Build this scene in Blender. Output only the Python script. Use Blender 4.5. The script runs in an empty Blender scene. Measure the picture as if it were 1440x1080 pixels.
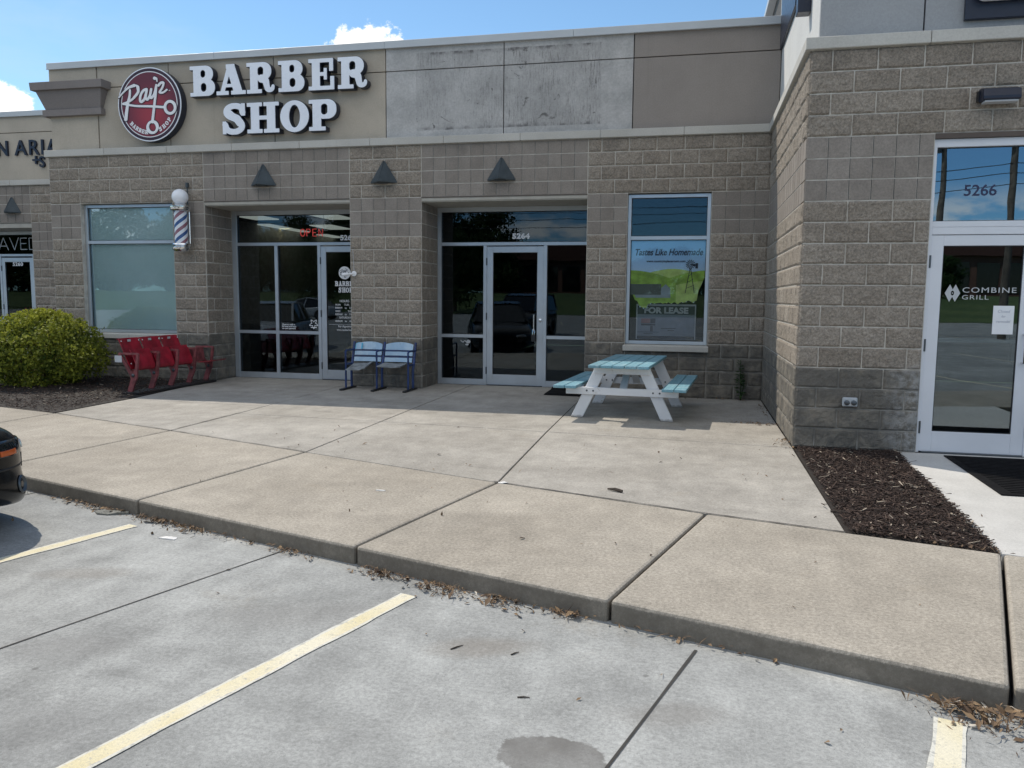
import bpy, bmesh, math, random
import numpy as np
from mathutils import Vector, Matrix
random.seed(7); np.random.seed(7)
S = bpy.context.scene
COL = bpy.context.collection
C8 = 0.2032                      # half a concrete block / one course, metres

# ------------------------------------------------------------ camera
cam_d = bpy.data.cameras.new("camera"); cam = bpy.data.objects.new("camera", cam_d); COL.objects.link(cam)
yaw, pit, rol = 0.221429834, 0.106609707, 0.00894671681
fw = Vector((-math.sin(yaw)*math.cos(pit), math.cos(yaw)*math.cos(pit), -math.sin(pit)))
rt = Vector((math.cos(yaw), math.sin(yaw), 0)); up = rt.cross(fw)
r2 = math.cos(rol)*rt + math.sin(rol)*up; u2 = -math.sin(rol)*rt + math.cos(rol)*up
cam.matrix_world = Matrix(((r2.x, u2.x, -fw.x, -1.01696764), (r2.y, u2.y, -fw.y, -12.2941865),
                           (r2.z, u2.z, -fw.z, 1.47026108), (0, 0, 0, 1)))
cam_d.sensor_width = 36; cam_d.lens = 1126.96449/1440*36
cam_d.clip_start = 0.05; cam_d.clip_end = 3000
S.camera = cam

# ------------------------------------------------------------ light
SUN = Vector((-1.0, 0.68, 1.545)).normalized()
sun_el = math.asin(SUN.z); sun_rot = math.atan2(SUN.x, SUN.y)
sd = bpy.data.lights.new("sun", 'SUN'); sd.energy = 3.15; sd.angle = math.radians(0.53); sd.color = (1.0, 0.92, 0.80)
so = bpy.data.objects.new("sun", sd); COL.objects.link(so)
so.rotation_euler = (-SUN).to_track_quat('-Z', 'Y').to_euler(); so.location = (-20, 20, 30)

W = bpy.data.worlds.new("World"); S.world = W; W.use_nodes = True
wt = W.node_tree; wn = wt.nodes; wl = wt.links
bg = wn['Background']; bg.inputs[1].default_value = 0.12
sky = wn.new('ShaderNodeTexSky'); sky.sky_type = 'NISHITA'; sky.sun_disc = False
sky.sun_elevation = sun_el; sky.sun_rotation = sun_rot; sky.air_density = 1.0; sky.dust_density = 0.05; sky.ozone_density = 1.9
wtc = wn.new('ShaderNodeTexCoord')
def wmath(op, a, b=None, c=None):
    n = wn.new('ShaderNodeMath'); n.operation = op
    for i, v in enumerate((a, b, c)):
        if v is None: continue
        if isinstance(v, (int, float)): n.inputs[i].default_value = v
        else: wl.new(v, n.inputs[i])
    return n.outputs[0]
def wss(x, lo, hi):
    n = wn.new('ShaderNodeMapRange'); n.interpolation_type = 'SMOOTHSTEP'
    wl.new(x, n.inputs[0]); n.inputs[1].default_value = lo; n.inputs[2].default_value = hi
    return n.outputs[0]
def wnoise(scale, detail, stretch=(1, 1, 1), rough=0.6):
    m = wn.new('ShaderNodeMapping'); m.inputs['Scale'].default_value = stretch; wl.new(wtc.outputs['Generated'], m.inputs[0])
    n = wn.new('ShaderNodeTexNoise'); n.inputs['Scale'].default_value = scale; n.inputs['Detail'].default_value = detail
    n.inputs['Roughness'].default_value = rough; wl.new(m.outputs[0], n.inputs[0]); return n.outputs[0]
def px_dir(u, v):
    d = fw + r2*((u-720)/1126.96) - u2*((v-540)/1126.96); return d.normalized()
puff = wnoise(28, 7, (1, 1, 1.4), 0.62)
def blob(d, rx, rz):
    """cumulus patch of angular size rx, rz about the world direction d"""
    s = Vector((d.y, -d.x, 0)).normalized(); t = s.cross(d)
    def dot(v):
        n = wn.new('ShaderNodeVectorMath'); n.operation = 'DOT_PRODUCT'; wl.new(wtc.outputs['Generated'], n.inputs[0])
        n.inputs[1].default_value = v; return n.outputs['Value']
    a = wmath('DIVIDE', dot(s), rx); b = wmath('DIVIDE', dot(t), rz)
    r = wmath('SQRT', wmath('ADD', wmath('MULTIPLY', a, a), wmath('MULTIPLY', b, b)))
    front = wss(dot(d), 0.8, 0.9)
    r = wmath('ADD', r, wmath('MULTIPLY', wmath('SUBTRACT', puff, 0.5), 2.2))
    return wmath('MULTIPLY', wmath('SUBTRACT', 1.0, wss(r, 0.78, 1.02)), front)
blobs = [blob(px_dir(522, 70), 0.043, 0.030), blob(px_dir(494, 62), 0.014, 0.013), blob(px_dir(2, 142), 0.026, 0.020), blob(px_dir(-90, 128), 0.05, 0.03)]
sep = wn.new('ShaderNodeSeparateXYZ'); wl.new(wtc.outputs['Generated'], sep.inputs[0])
hz = wnoise(5.5, 8, (1, 1, 2.6), 0.6)
band = wmath('MULTIPLY', wss(hz, 0.50, 0.60), wmath('MULTIPLY', wss(sep.outputs['Z'], 0.0, 0.05), wmath('SUBTRACT', 1.0, wss(sep.outputs['Z'], 0.075, 0.135))))
band = wmath('MULTIPLY', band, wmath('SUBTRACT', 1.0, wss(sep.outputs['Y'], -0.25, 0.1)))      # cumulus over the far side of the road
wisp = wnoise(3.2, 6, (1, 1, 3.0), 0.55)
wispm = wmath('MULTIPLY', wss(wisp, 0.46, 0.70), wmath('SUBTRACT', 1.0, wss(sep.outputs['X'], -0.75, -0.15)))
wispm = wmath('MULTIPLY', wispm, 0.40)
fill_cloud = wmath('MULTIPLY', wmath('MULTIPLY', wmath('SUBTRACT', 1.0, wss(sep.outputs['Y'], -0.35, 0.05)), wss(sep.outputs['Z'], 0.20, 0.42)), wss(wnoise(2.2, 6), 0.25, 0.62))   # unseen cloud added behind the camera to lift and whiten the fill light
cl = wmath('MAXIMUM', band, wmath('MULTIPLY', fill_cloud, 0.85))
for b_ in blobs: cl = wmath('MAXIMUM', cl, b_)
mx = wn.new('ShaderNodeMix'); mx.data_type = 'RGBA'; wl.new(wispm, mx.inputs[0]); lowb = wmath('MULTIPLY', wmath('SUBTRACT', 1.0, wss(sep.outputs['Z'], 0.05, 0.45)), wmath('SUBTRACT', 1.0, wss(sep.outputs['Y'], -0.3, 0.3)))
skm = wn.new('ShaderNodeMix'); skm.data_type = 'RGBA'; skm.blend_type = 'MULTIPLY'; wl.new(lowb, skm.inputs[0]); wl.new(sky.outputs[0], skm.inputs[6]); skm.inputs[7].default_value = (0.50, 0.74, 1.0, 1)
ska = wn.new('ShaderNodeMix'); ska.data_type = 'RGBA'; ska.blend_type = 'MULTIPLY'; ska.inputs[0].default_value = 1.0; wl.new(skm.outputs[2], ska.inputs[6]); ska.inputs[7].default_value = (0.85, 1.0, 1.03, 1)
wl.new(ska.outputs[2], mx.inputs[6]); mx.inputs[7].default_value = (4.2, 5.5, 6.4, 1)
mx2 = wn.new('ShaderNodeMix'); mx2.data_type = 'RGBA'; wl.new(cl, mx2.inputs[0]); wl.new(mx.outputs[2], mx2.inputs[6]); mx2.inputs[7].default_value = (9.2, 9.1, 8.9, 1)
wl.new(mx2.outputs[2], bg.inputs[0])
S.view_settings.view_transform = 'Standard'; S.view_settings.look = 'None'; S.view_settings.exposure = 0.26; S.view_settings.gamma = 1
S.render.film_transparent = False
S.cycles.max_bounces = 8; S.cycles.transparent_max_bounces = 12

# ------------------------------------------------------------ things, parts
WM = {}                                       # world matrix of each root / part
def tag(o, label=None, cat=None, group=None, kind=None):
    if label: o['label'] = label
    if cat: o['category'] = cat
    if group: o['group'] = group
    if kind: o['kind'] = kind
    return o
def thing(name, label, cat, loc=(0, 0, 0), rz=0.0, group=None):
    o = bpy.data.objects.new(name, None); COL.objects.link(o); o.empty_display_size = 0.2
    o.location = loc; o.rotation_euler = (0, 0, rz)
    WM[o] = Matrix.Translation(loc) @ Matrix.Rotation(rz, 4, 'Z')
    return tag(o, label, cat, group)
def tree_copy(o, parent=None, loc=None, rz=None):
    c = o.copy(); COL.objects.link(c); c.parent = parent
    WM[c] = WM.get(o, Matrix())
    if loc is not None:
        c.location = loc; c.rotation_euler = (0, 0, rz or 0.0)
    for ch in list(o.children): tree_copy(ch, c)
    return c

class MB:
    """collects shapes (world or local coordinates) into ONE mesh"""
    def __init__(s): s.v = []; s.f = []; s.t = []; s.n = 0; s.m = []
    def add(s, V, F, t=0.5, mi=0):
        V = np.asarray(V, float).reshape(-1, 3); n0 = s.n
        s.v.append(V); s.n += len(V)
        for f in F: s.f.append([i+n0 for i in f])
        if np.isscalar(t): s.t.extend([t]*len(F))
        else: s.t.extend(list(t))
        s.m.extend([mi]*len(F))
        return s
    def box(s, x0, x1, y0, y1, z0, z1, t=0.5, mi=0):
        V = [(x, y, z) for z in (z0, z1) for y in (y0, y1) for x in (x0, x1)]
        return s.add(V, [(0, 2, 3, 1), (4, 5, 7, 6), (0, 1, 5, 4), (1, 3, 7, 5), (3, 2, 6, 7), (2, 0, 4, 6)], t, mi)
    def bar(s, p, q, w, h, upv=(0, 0, 1), t=0.5, w2=None, h2=None):
        p = Vector(p); q = Vector(q); d = (q-p).normalized(); u = Vector(upv); sd_ = d.cross(u)
        if sd_.length < 1e-4: sd_ = d.cross(Vector((1, 0, 0)))
        sd_.normalize(); u = sd_.cross(d); V = []
        for e, ww, hh in ((p, w, h), (q, w2 or w, h2 or h)):
            for a, b in ((-1, -1), (1, -1), (1, 1), (-1, 1)): V.append(e + sd_*(a*ww/2) + u*(b*hh/2))
        return s.add(V, [(3, 2, 1, 0), (4, 5, 6, 7), (0, 1, 5, 4), (1, 2, 6, 5), (2, 3, 7, 6), (3, 0, 4, 7)], t)
    def tube(s, path, r, n=8, t=0.5, caps=True):
        P = [Vector(p) for p in path]; R = r if isinstance(r, (list, tuple)) else [r]*len(P); V = []; F = []
        ref = None
        for i, p in enumerate(P):
            d = (P[min(i+1, len(P)-1)] - P[max(i-1, 0)]).normalized()
            if ref is None:
                ref = d.cross(Vector((0, 0, 1)))
                if ref.length < 1e-3: ref = d.cross(Vector((1, 0, 0)))
            ref = (ref - d*ref.dot(d)).normalized(); b = d.cross(ref)
            for k in range(n):
                a = 2*math.pi*k/n; V.append(p + (ref*math.cos(a) + b*math.sin(a))*R[i])
        for i in range(len(P)-1):
            for k in range(n): F.append((i*n+k, i*n+(k+1) % n, (i+1)*n+(k+1) % n, (i+1)*n+k))
        if caps: F.append(tuple(range(n))[::-1]); F.append(tuple((len(P)-1)*n+k for k in range(n)))
        return s.add(V, F, t)
    def lathe(s, prof, c, axis=(0, 0, 1), n=24, t=0.5):
        ax = Vector(axis).normalized(); a = ax.cross(Vector((1, 0, 0)))
        if a.length < 1e-3: a = ax.cross(Vector((0, 1, 0)))
        a.normalize(); b = ax.cross(a); c = Vector(c); V = []; F = []
        for r, h in prof:
            for k in range(n):
                q = 2*math.pi*k/n; V.append(c + ax*h + (a*math.cos(q)+b*math.sin(q))*r)
        m = len(prof)
        for i in range(m-1):
            for k in range(n): F.append((i*n+k, i*n+(k+1) % n, (i+1)*n+(k+1) % n, (i+1)*n+k))
        F.append(tuple(range(n))[::-1]); F.append(tuple((m-1)*n+k for k in range(n)))
        return s.add(V, F, t)
    def prism(s, poly, f0, f1, t=0.5):
        """poly: 2-D points; f0/f1 map (a,b) to the two end faces"""
        n = len(poly); V = [f0(a, b) for a, b in poly] + [f1(a, b) for a, b in poly]
        F = [tuple(range(n))[::-1], tuple(range(n, 2*n))] + [(i, (i+1) % n, n+(i+1) % n, n+i) for i in range(n)]
        return s.add(V, F, t)
    def build(s, name, mat, root=None, bevel=0.0, smooth=False, seg=1, local=False, fix=True):
        me = bpy.data.meshes.new(name)
        V = np.concatenate(s.v) if s.v else np.zeros((0, 3))
        if root is not None and root in WM and not local:
            M = np.array(WM[root].inverted()); V = V @ M[:3, :3].T + M[:3, 3]
        me.from_pydata(V.tolist(), [], s.f); me.update()
        mats = mat if isinstance(mat, (list, tuple)) else [mat]
        for m in mats: me.materials.append(m)
        if len(mats) > 1: me.polygons.foreach_set('material_index', s.m)
        if any(abs(x-0.5) > 1e-6 for x in s.t):
            a = me.attributes.new('tint', 'FLOAT', 'FACE'); a.data.foreach_set('value', np.array(s.t, dtype=np.float32))
        if bevel or fix:
            bm = bmesh.new(); bm.from_mesh(me)
            if fix and len(s.f) < 20000: bmesh.ops.recalc_face_normals(bm, faces=bm.faces)
            if bevel:
                es = [e for e in bm.edges if len(e.link_faces) == 2 and e.calc_face_angle(0) > 0.5]
                bmesh.ops.bevel(bm, geom=es, offset=bevel, offset_type='OFFSET', segments=seg, profile=0.5, affect='EDGES', clamp_overlap=True)
            bm.to_mesh(me); bm.free()
        if smooth:
            me.polygons.foreach_set('use_smooth', [True]*len(me.polygons))
            if smooth != 'all':
                me.set_sharp_from_angle(angle=math.radians(40))
        o = bpy.data.objects.new(name, me); COL.objects.link(o)
        if root is not None:
            o.parent = root; WM[o] = WM[root]
        return o

# value noise for shaping meshes
def _hash(i, j, s): 
    h = (i*374761393 + j*668265263 + s*974711) & 0x7fffffff
    h = ((h ^ (h >> 13))*1274126177) & 0x7fffffff
    return ((h ^ (h >> 16)) & 0xffff)/65535.0
def vnoise(x, y, s=0):
    x = np.asarray(x, float); y = np.asarray(y, float)
    i = np.floor(x).astype(np.int64); j = np.floor(y).astype(np.int64); fx = x-i; fy = y-j
    fx = fx*fx*(3-2*fx); fy = fy*fy*(3-2*fy)
    a = _hash(i, j, s); b = _hash(i+1, j, s); c = _hash(i, j+1, s); d = _hash(i+1, j+1, s)
    return (a*(1-fx)+b*fx)*(1-fy) + (c*(1-fx)+d*fx)*fy

# ------------------------------------------------------------ materials
class NT:
    def __init__(s, name):
        s.m = bpy.data.materials.new(name); s.m.use_nodes = True; s.t = s.m.node_tree; s.n = s.t.nodes; s.l = s.t.links
        s.b = s.n['Principled BSDF']; s.out = s.n['Material Output']
        s.geo = s.n.new('ShaderNodeNewGeometry'); s.P = s.geo.outputs['Position']
    def put(s, sock, v):
        if isinstance(v, (int, float)): sock.default_value = v
        elif isinstance(v, tuple): sock.default_value = v if len(v) == 4 or sock.type == 'VECTOR' else (*v, 1)
        else: s.l.new(v, sock)
    def noise(s, scale, detail=4, rough=0.55, stretch=None, vec=None, dist=0.0):
        v = vec or s.P
        if stretch:
            m = s.n.new('ShaderNodeMapping'); m.inputs['Scale'].default_value = stretch; s.l.new(v, m.inputs[0]); v = m.outputs[0]
        n = s.n.new('ShaderNodeTexNoise'); n.inputs['Scale'].default_value = scale; n.inputs['Detail'].default_value = detail
        n.inputs['Roughness'].default_value = rough; n.inputs['Distortion'].default_value = dist; s.l.new(v, n.inputs[0]); return n.outputs[0]
    def vor(s, scale, feature='F1', out=0, vec=None):
        n = s.n.new('ShaderNodeTexVoronoi'); n.inputs['Scale'].default_value = scale; n.feature = feature; s.l.new(vec or s.P, n.inputs[0]); return n.outputs[out]
    def math(s, op, a, b=None, c=None, clamp=False):
        n = s.n.new('ShaderNodeMath'); n.operation = op; n.use_clamp = clamp
        for i, v in enumerate((a, b, c)):
            if v is not None: s.put(n.inputs[i], v)
        return n.outputs[0]
    def ss(s, x, lo, hi, a=0.0, b=1.0, kind='SMOOTHSTEP'):
        n = s.n.new('ShaderNodeMapRange'); n.interpolation_type = kind; s.put(n.inputs[0], x)
        for i, v in enumerate((lo, hi, a, b)): n.inputs[i+1].default_value = v
        return n.outputs[0]
    def mix(s, f, a, b, mode='MIX'):
        n = s.n.new('ShaderNodeMix'); n.data_type = 'RGBA'; n.blend_type = mode; s.put(n.inputs[0], f); s.put(n.inputs[6], a); s.put(n.inputs[7], b); return n.outputs[2]
    def attr(s, name='tint'):
        n = s.n.new('ShaderNodeAttribute'); n.attribute_name = name; return n.outputs['Fac']
    def xyz(s, v=None):
        n = s.n.new('ShaderNodeSeparateXYZ'); s.l.new(v or s.P, n.inputs[0]); return n.outputs
    def bump(s, h, strength=0.3, dist=0.01):
        n = s.n.new('ShaderNodeBump'); n.inputs['Strength'].default_value = strength; n.inputs['Distance'].default_value = dist; s.put(n.inputs['Height'], h); s.l.new(n.outputs[0], s.b.inputs['Normal']); return n
    def fin(s, col=None, rough=0.7, metal=0.0, spec=None):
        if col is not None: s.put(s.b.inputs['Base Color'], col)
        s.put(s.b.inputs['Roughness'], rough); s.put(s.b.inputs['Metallic'], metal)
        if spec is not None: s.b.inputs['Specular IOR Level'].default_value = spec
        return s.m

def m_plain(name, col, rough=0.6, metal=0.0, var=0.12, vscale=6.0, bump=0.0, bscale=200, tint=0.0, spec=None):
    t = NT(name); n = t.noise(vscale, 5)
    dark = tuple(c*(1-var) for c in col); lite = tuple(min(1, c*(1+var)) for c in col)
    c = t.mix(t.ss(n, 0.3, 0.7), dark, lite)
    if tint:
        g = t.ss(t.attr(), 0.0, 1.0, 1-tint, 1+tint, 'LINEAR'); c = t.mix(1.0, c, g, 'MULTIPLY')
    if bump: t.bump(t.noise(bscale, 3), bump, 0.004)
    return t.fin(c, t.ss(t.noise(vscale*3, 3), 0.3, 0.7, rough*0.85, min(1, rough*1.12)), metal, spec)

def m_block(name, base, base2, rough_b=0.8):
    """split-faced / ground concrete block: one tint per block, aggregate speckle, damp base courses, lime runs"""
    t = NT(name); tint = t.attr()
    c = t.mix(tint, base, base2)
    k_ = 1.0 if rough_b > .5 else .45
    sp = t.noise(46, 5, 0.85); c = t.mix(1.0, c, t.ss(sp, 0.36, 0.64, 1-.42*k_, 1+.36*k_, 'LINEAR'), 'MULTIPLY')
    c = t.mix(1.0, c, t.ss(t.noise(5, 5), 0.3, 0.75, 0.88, 1.1, 'LINEAR'), 'MULTIPLY')
    z = t.xyz()[2]
    base_stain = t.math('SUBTRACT', 1.0, t.ss(t.math('ADD', z, t.math('MULTIPLY', t.math('SUBTRACT', t.noise(3, 4), 0.5), 0.10)), 0.79, 0.835))
    n2 = t.noise(4.5, 6, 0.65)
    dk = t.mix(t.ss(n2, 0.35, 0.7), (0.105, 0.104, 0.096), (0.255, 0.23, 0.19))
    c = t.mix(t.math('MULTIPLY', base_stain, t.ss(n2, 0.2, 0.55, 0.62, 0.92)), c, dk)
    x = t.xyz()[0]; y = t.xyz()[1]
    # pale lime run beside the white door of the right unit
    run = t.math('MULTIPLY', t.ss(t.math('ADD', x, t.math('MULTIPLY', t.noise(6, 5), 0.35)), 0.95, 1.25), t.ss(y, -3.6, -3.8))
    run = t.math('MULTIPLY', run, t.math('MULTIPLY', t.math('SUBTRACT', 1.0, t.ss(z, 0.70, 0.95)), t.ss(t.noise(14, 5, 0.7), 0.36, 0.62)))
    c = t.mix(t.math('MULTIPLY', run, 0.75), c, (0.42, 0.42, 0.41))
    # dark weathering under the stone band
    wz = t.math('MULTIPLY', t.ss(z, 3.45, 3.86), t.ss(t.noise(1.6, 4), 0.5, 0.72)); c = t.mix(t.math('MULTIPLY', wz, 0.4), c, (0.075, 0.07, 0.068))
    t.bump(t.math('ADD', t.noise(48, 5, 0.75), t.math('MULTIPLY', t.noise(200, 3), 0.4)), rough_b, 0.02)
    return t.fin(c, 0.92, spec=0.25)

M = {}
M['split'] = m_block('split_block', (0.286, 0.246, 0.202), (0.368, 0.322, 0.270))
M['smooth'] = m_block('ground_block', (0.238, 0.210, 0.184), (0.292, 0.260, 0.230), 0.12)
t = NT('mortar'); n_ = t.noise(9, 5); c = t.mix(t.ss(n_, .3, .7), (0.44, 0.41, 0.36), (0.60, 0.57, 0.51)); Z = t.xyz()[2]
c = t.mix(t.math('MULTIPLY', t.math('SUBTRACT', 1.0, t.ss(Z, 0.76, 0.80)), t.ss(t.noise(4, 5), .3, .65, .35, .9)), c, (0.13, 0.13, 0.122)); t.bump(t.noise(110, 3), .5, .004); M['mortar'] = t.fin(c, .95)
M['score'] = m_plain('score_joint', (0.07, 0.068, 0.066), 0.9)
def m_stucco(name, col, var=0.10):
    t = NT(name); c = t.mix(t.ss(t.noise(1.1, 6, 0.6), 0.3, 0.7), tuple(x*(1-var) for x in col), tuple(x*(1+var) for x in col))
    c = t.mix(1.0, c, t.ss(t.noise(60, 3), 0.3, 0.7, 0.93, 1.07, 'LINEAR'), 'MULTIPLY')
    st = t.noise(1.0, 5, 0.6, (9, 9, 0.5)); c = t.mix(t.ss(st, 0.56, 0.8, 0, 0.22), c, tuple(x*0.62 for x in col))
    t.bump(t.noise(170, 4, 0.7), 0.35, 0.004); return t.fin(c, 0.9, spec=0.25)
M['stucco_tan'] = m_stucco('stucco_tan', (0.445, 0.395, 0.325))
M['stucco_brown'] = m_stucco('stucco_brown', (0.30, 0.268, 0.242), 0.06)
M['stucco_dark'] = m_stucco('stucco_capital', (0.235, 0.21, 0.20), 0.06)
M['stucco_grey'] = m_stucco('stucco_grey', (0.335, 0.345, 0.355), 0.06)
M['stucco_side'] = m_stucco('stucco_pale', (0.62, 0.62, 0.60), 0.05)
# patched panel with the ghost of a removed sign: streaks, glue dabs and a dirty outline
t = NT('stucco_sign_ghost'); X, Y, Z = t.xyz()
c = t.mix(t.ss(t.noise(2.2, 6, 0.65), 0.3, 0.7), (0.38, 0.375, 0.365), (0.52, 0.51, 0.495))
c = t.mix(1.0, c, t.ss(t.noise(40, 4), 0.3, 0.7, 0.88, 1.1, 'LINEAR'), 'MULTIPLY')
wob = t.math('MULTIPLY', t.math('SUBTRACT', t.noise(12, 3), 0.5), 0.02)
inx = t.math('MULTIPLY', t.ss(t.math('ADD', X, wob), -5.40, -5.385), t.math('SUBTRACT', 1.0, t.ss(t.math('ADD', X, wob), -2.50, -2.47)))
inz = t.math('MULTIPLY', t.ss(t.math('ADD', Z, wob), 4.085, 4.10), t.math('SUBTRACT', 1.0, t.ss(t.math('ADD', Z, wob), 5.265, 5.28)))
ins = t.math('MULTIPLY', inx, inz)
stk = t.noise(1.0, 8, 0.85, (46, 46, 5.0)); stk2 = t.noise(1.0, 6, 0.7, (5, 5, 2.2)); stk3 = t.noise(1.0, 5, .75, (34, 34, 1.4))
strk = t.math('MULTIPLY', t.ss(stk, 0.47, 0.66), t.ss(stk2, 0.36, 0.62, .25, 1.0))
strk = t.math('MULTIPLY', strk, t.ss(X, -5.3, -3.6, 0.62, 1.0))
runs = t.math('MULTIPLY', t.math('MULTIPLY', t.ss(stk3, .56, .66), t.ss(stk2, .42, .62)), t.math('MAXIMUM', t.math('MULTIPLY', t.ss(Z, 4.85, 5.26), .8), t.math('MULTIPLY', t.ss(X, -3.9, -3.1), .55)))
c = t.mix(t.math('MULTIPLY', ins, 0.16), c, (0.26, 0.255, 0.25))
c = t.mix(t.math('MULTIPLY', t.math('MULTIPLY', ins, strk), 0.85), c, (0.09, 0.085, 0.082))
c = t.mix(t.math('MULTIPLY', t.math('MULTIPLY', ins, runs), 0.9), c, (0.08, 0.074, 0.074))
edge = t.math('MULTIPLY', ins, t.math('MAXIMUM', t.ss(Z, 5.20, 5.265), t.math('SUBTRACT', 1.0, t.ss(Z, 4.10, 4.16))))
c = t.mix(t.math('MULTIPLY', edge, t.ss(t.noise(7, 5), 0.42, 0.62, 0.1, 0.75)), c, (0.085, 0.08, 0.08))
dab = t.math('MULTIPLY', ins, t.ss(t.noise(3.4, 8, 0.72, (1, 1, 1.3), dist=1.2), 0.60, 0.66))
c = t.mix(t.math('MULTIPLY', dab, 0.7), c, (0.06, 0.056, 0.055))
chip = t.math('MULTIPLY', ins, t.ss(t.noise(16, 4, 0.7), 0.70, 0.73)); c = t.mix(chip, c, (0.5, 0.5, 0.49))
t.bump(t.noise(120, 4, 0.7), 0.4, 0.004); M['stucco_ghost'] = t.fin(c, 0.92, spec=0.25)
M['stone'] = m_stucco('cast_stone', (0.50, 0.485, 0.445), 0.08)
M['coping'] = m_plain('coping_metal', (0.50, 0.53, 0.55), 0.45, 0.0, var=0.05, vscale=1.5)
M['alu'] = m_plain('anodised_frame', (0.52, 0.56, 0.60), 0.34, 0.55, var=0.05, vscale=3)
M['whiteframe'] = m_plain('white_frame', (0.70, 0.72, 0.76), 0.35, 0.0, var=0.03, vscale=3)
M['hinge'] = m_plain('hinge_metal', (0.10, 0.11, 0.12), 0.4, 0.7)
M['chrome'] = m_plain('chrome', (0.75, 0.76, 0.78), 0.12, 1.0, var=0.05)
M['bronze'] = m_plain('dark_trim', (0.10, 0.075, 0.06), 0.5, 0.2)
M['soffit'] = m_plain('soffit_panel', (0.42, 0.40, 0.35), 0.8, var=0.07)
M['roof'] = m_plain('roof_membrane', (0.35, 0.35, 0.35), 0.9)
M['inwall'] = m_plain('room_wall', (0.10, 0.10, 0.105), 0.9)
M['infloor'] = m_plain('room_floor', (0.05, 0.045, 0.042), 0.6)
M['black'] = m_plain('black_plastic', (0.015, 0.015, 0.017), 0.45)
M['rubber'] = m_plain('rubber', (0.012, 0.012, 0.013), 0.95, bump=0.4, bscale=90, spec=0.08)
M['vinyl'] = m_plain('white_vinyl', (0.82, 0.83, 0.85), 0.5, var=0.03)
M['vinylgrey'] = m_plain('frosted_vinyl', (0.50, 0.52, 0.54), 0.55, var=0.05)
M['ink'] = m_plain('dark_blue_ink', (0.02, 0.025, 0.075), 0.5, var=0.05)
M['navy'] = m_plain('navy_enamel', (0.010, 0.015, 0.033), 0.35, var=0.1)
M['letterface'] = m_plain('acrylic_face', (0.84, 0.87, 0.93), 0.3, var=0.03, vscale=2)
M['lampgrey'] = m_plain('sconce_grey', (0.058, 0.075, 0.085), 0.55, 0.2, var=0.15, vscale=8)
M['glassdoor'] = None
def m_glass(name, refl=0.10, tint=(0.5, 0.55, 0.58), boost=1.0):
    t = NT(name); t.n.remove(t.b)
    fr = t.n.new('ShaderNodeFresnel'); fr.inputs[0].default_value = 1.52
    tr = t.n.new('ShaderNodeBsdfTransparent'); tr.inputs[0].default_value = (*tint, 1)
    gl = t.n.new('ShaderNodeBsdfGlossy'); gl.inputs['Roughness'].default_value = 0.0; gl.inputs[0].default_value = (0.80, 0.92, 1, 1)
    bp = t.n.new('ShaderNodeBump'); bp.inputs['Strength'].default_value = 0.03; bp.inputs['Distance'].default_value = 0.02
    s_ = t.noise(1.3, 2); t.l.new(s_, bp.inputs['Height']); t.l.new(bp.outputs[0], gl.inputs['Normal'])
    f = t.math('ADD', t.math('MULTIPLY', fr.outputs[0], boost), refl, clamp=True)
    mxs = t.n.new('ShaderNodeMixShader'); t.l.new(f, mxs.inputs[0]); t.l.new(tr.outputs[0], mxs.inputs[1]); t.l.new(gl.outputs[0], mxs.inputs[2])
    t.l.new(mxs.outputs[0], t.out.inputs[0]); return t.m
M['glass'] = m_glass('tinted_glass', 0.012, (0.46, 0.51, 0.55))
M['glass_clear'] = m_glass('clear_glass', 0.0, (0.97, 0.98, 0.985))
M['glass_right'] = m_glass('reflective_glass', 0.20, (0.40, 0.45, 0.47))
M['glass_door'] = m_glass('door_glass', 0.10, (0.60, 0.64, 0.64))
M['glass_left'] = m_glass('left_window_glass', 0.0, (0.93, 0.965, 0.965), 0.9)
def m_emit(name, col, st):
    t = NT(name); t.put(t.b.inputs['Base Color'], col); t.put(t.b.inputs['Emission Color'], col); t.b.inputs['Emission Strength'].default_value = st; return t.m
M['tube'] = m_emit('fluorescent_panel', (1.0, 0.93, 0.74), 0.8)
M['neonred'] = m_emit('red_neon', (1.0, 0.10, 0.08), 1.6)

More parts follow.
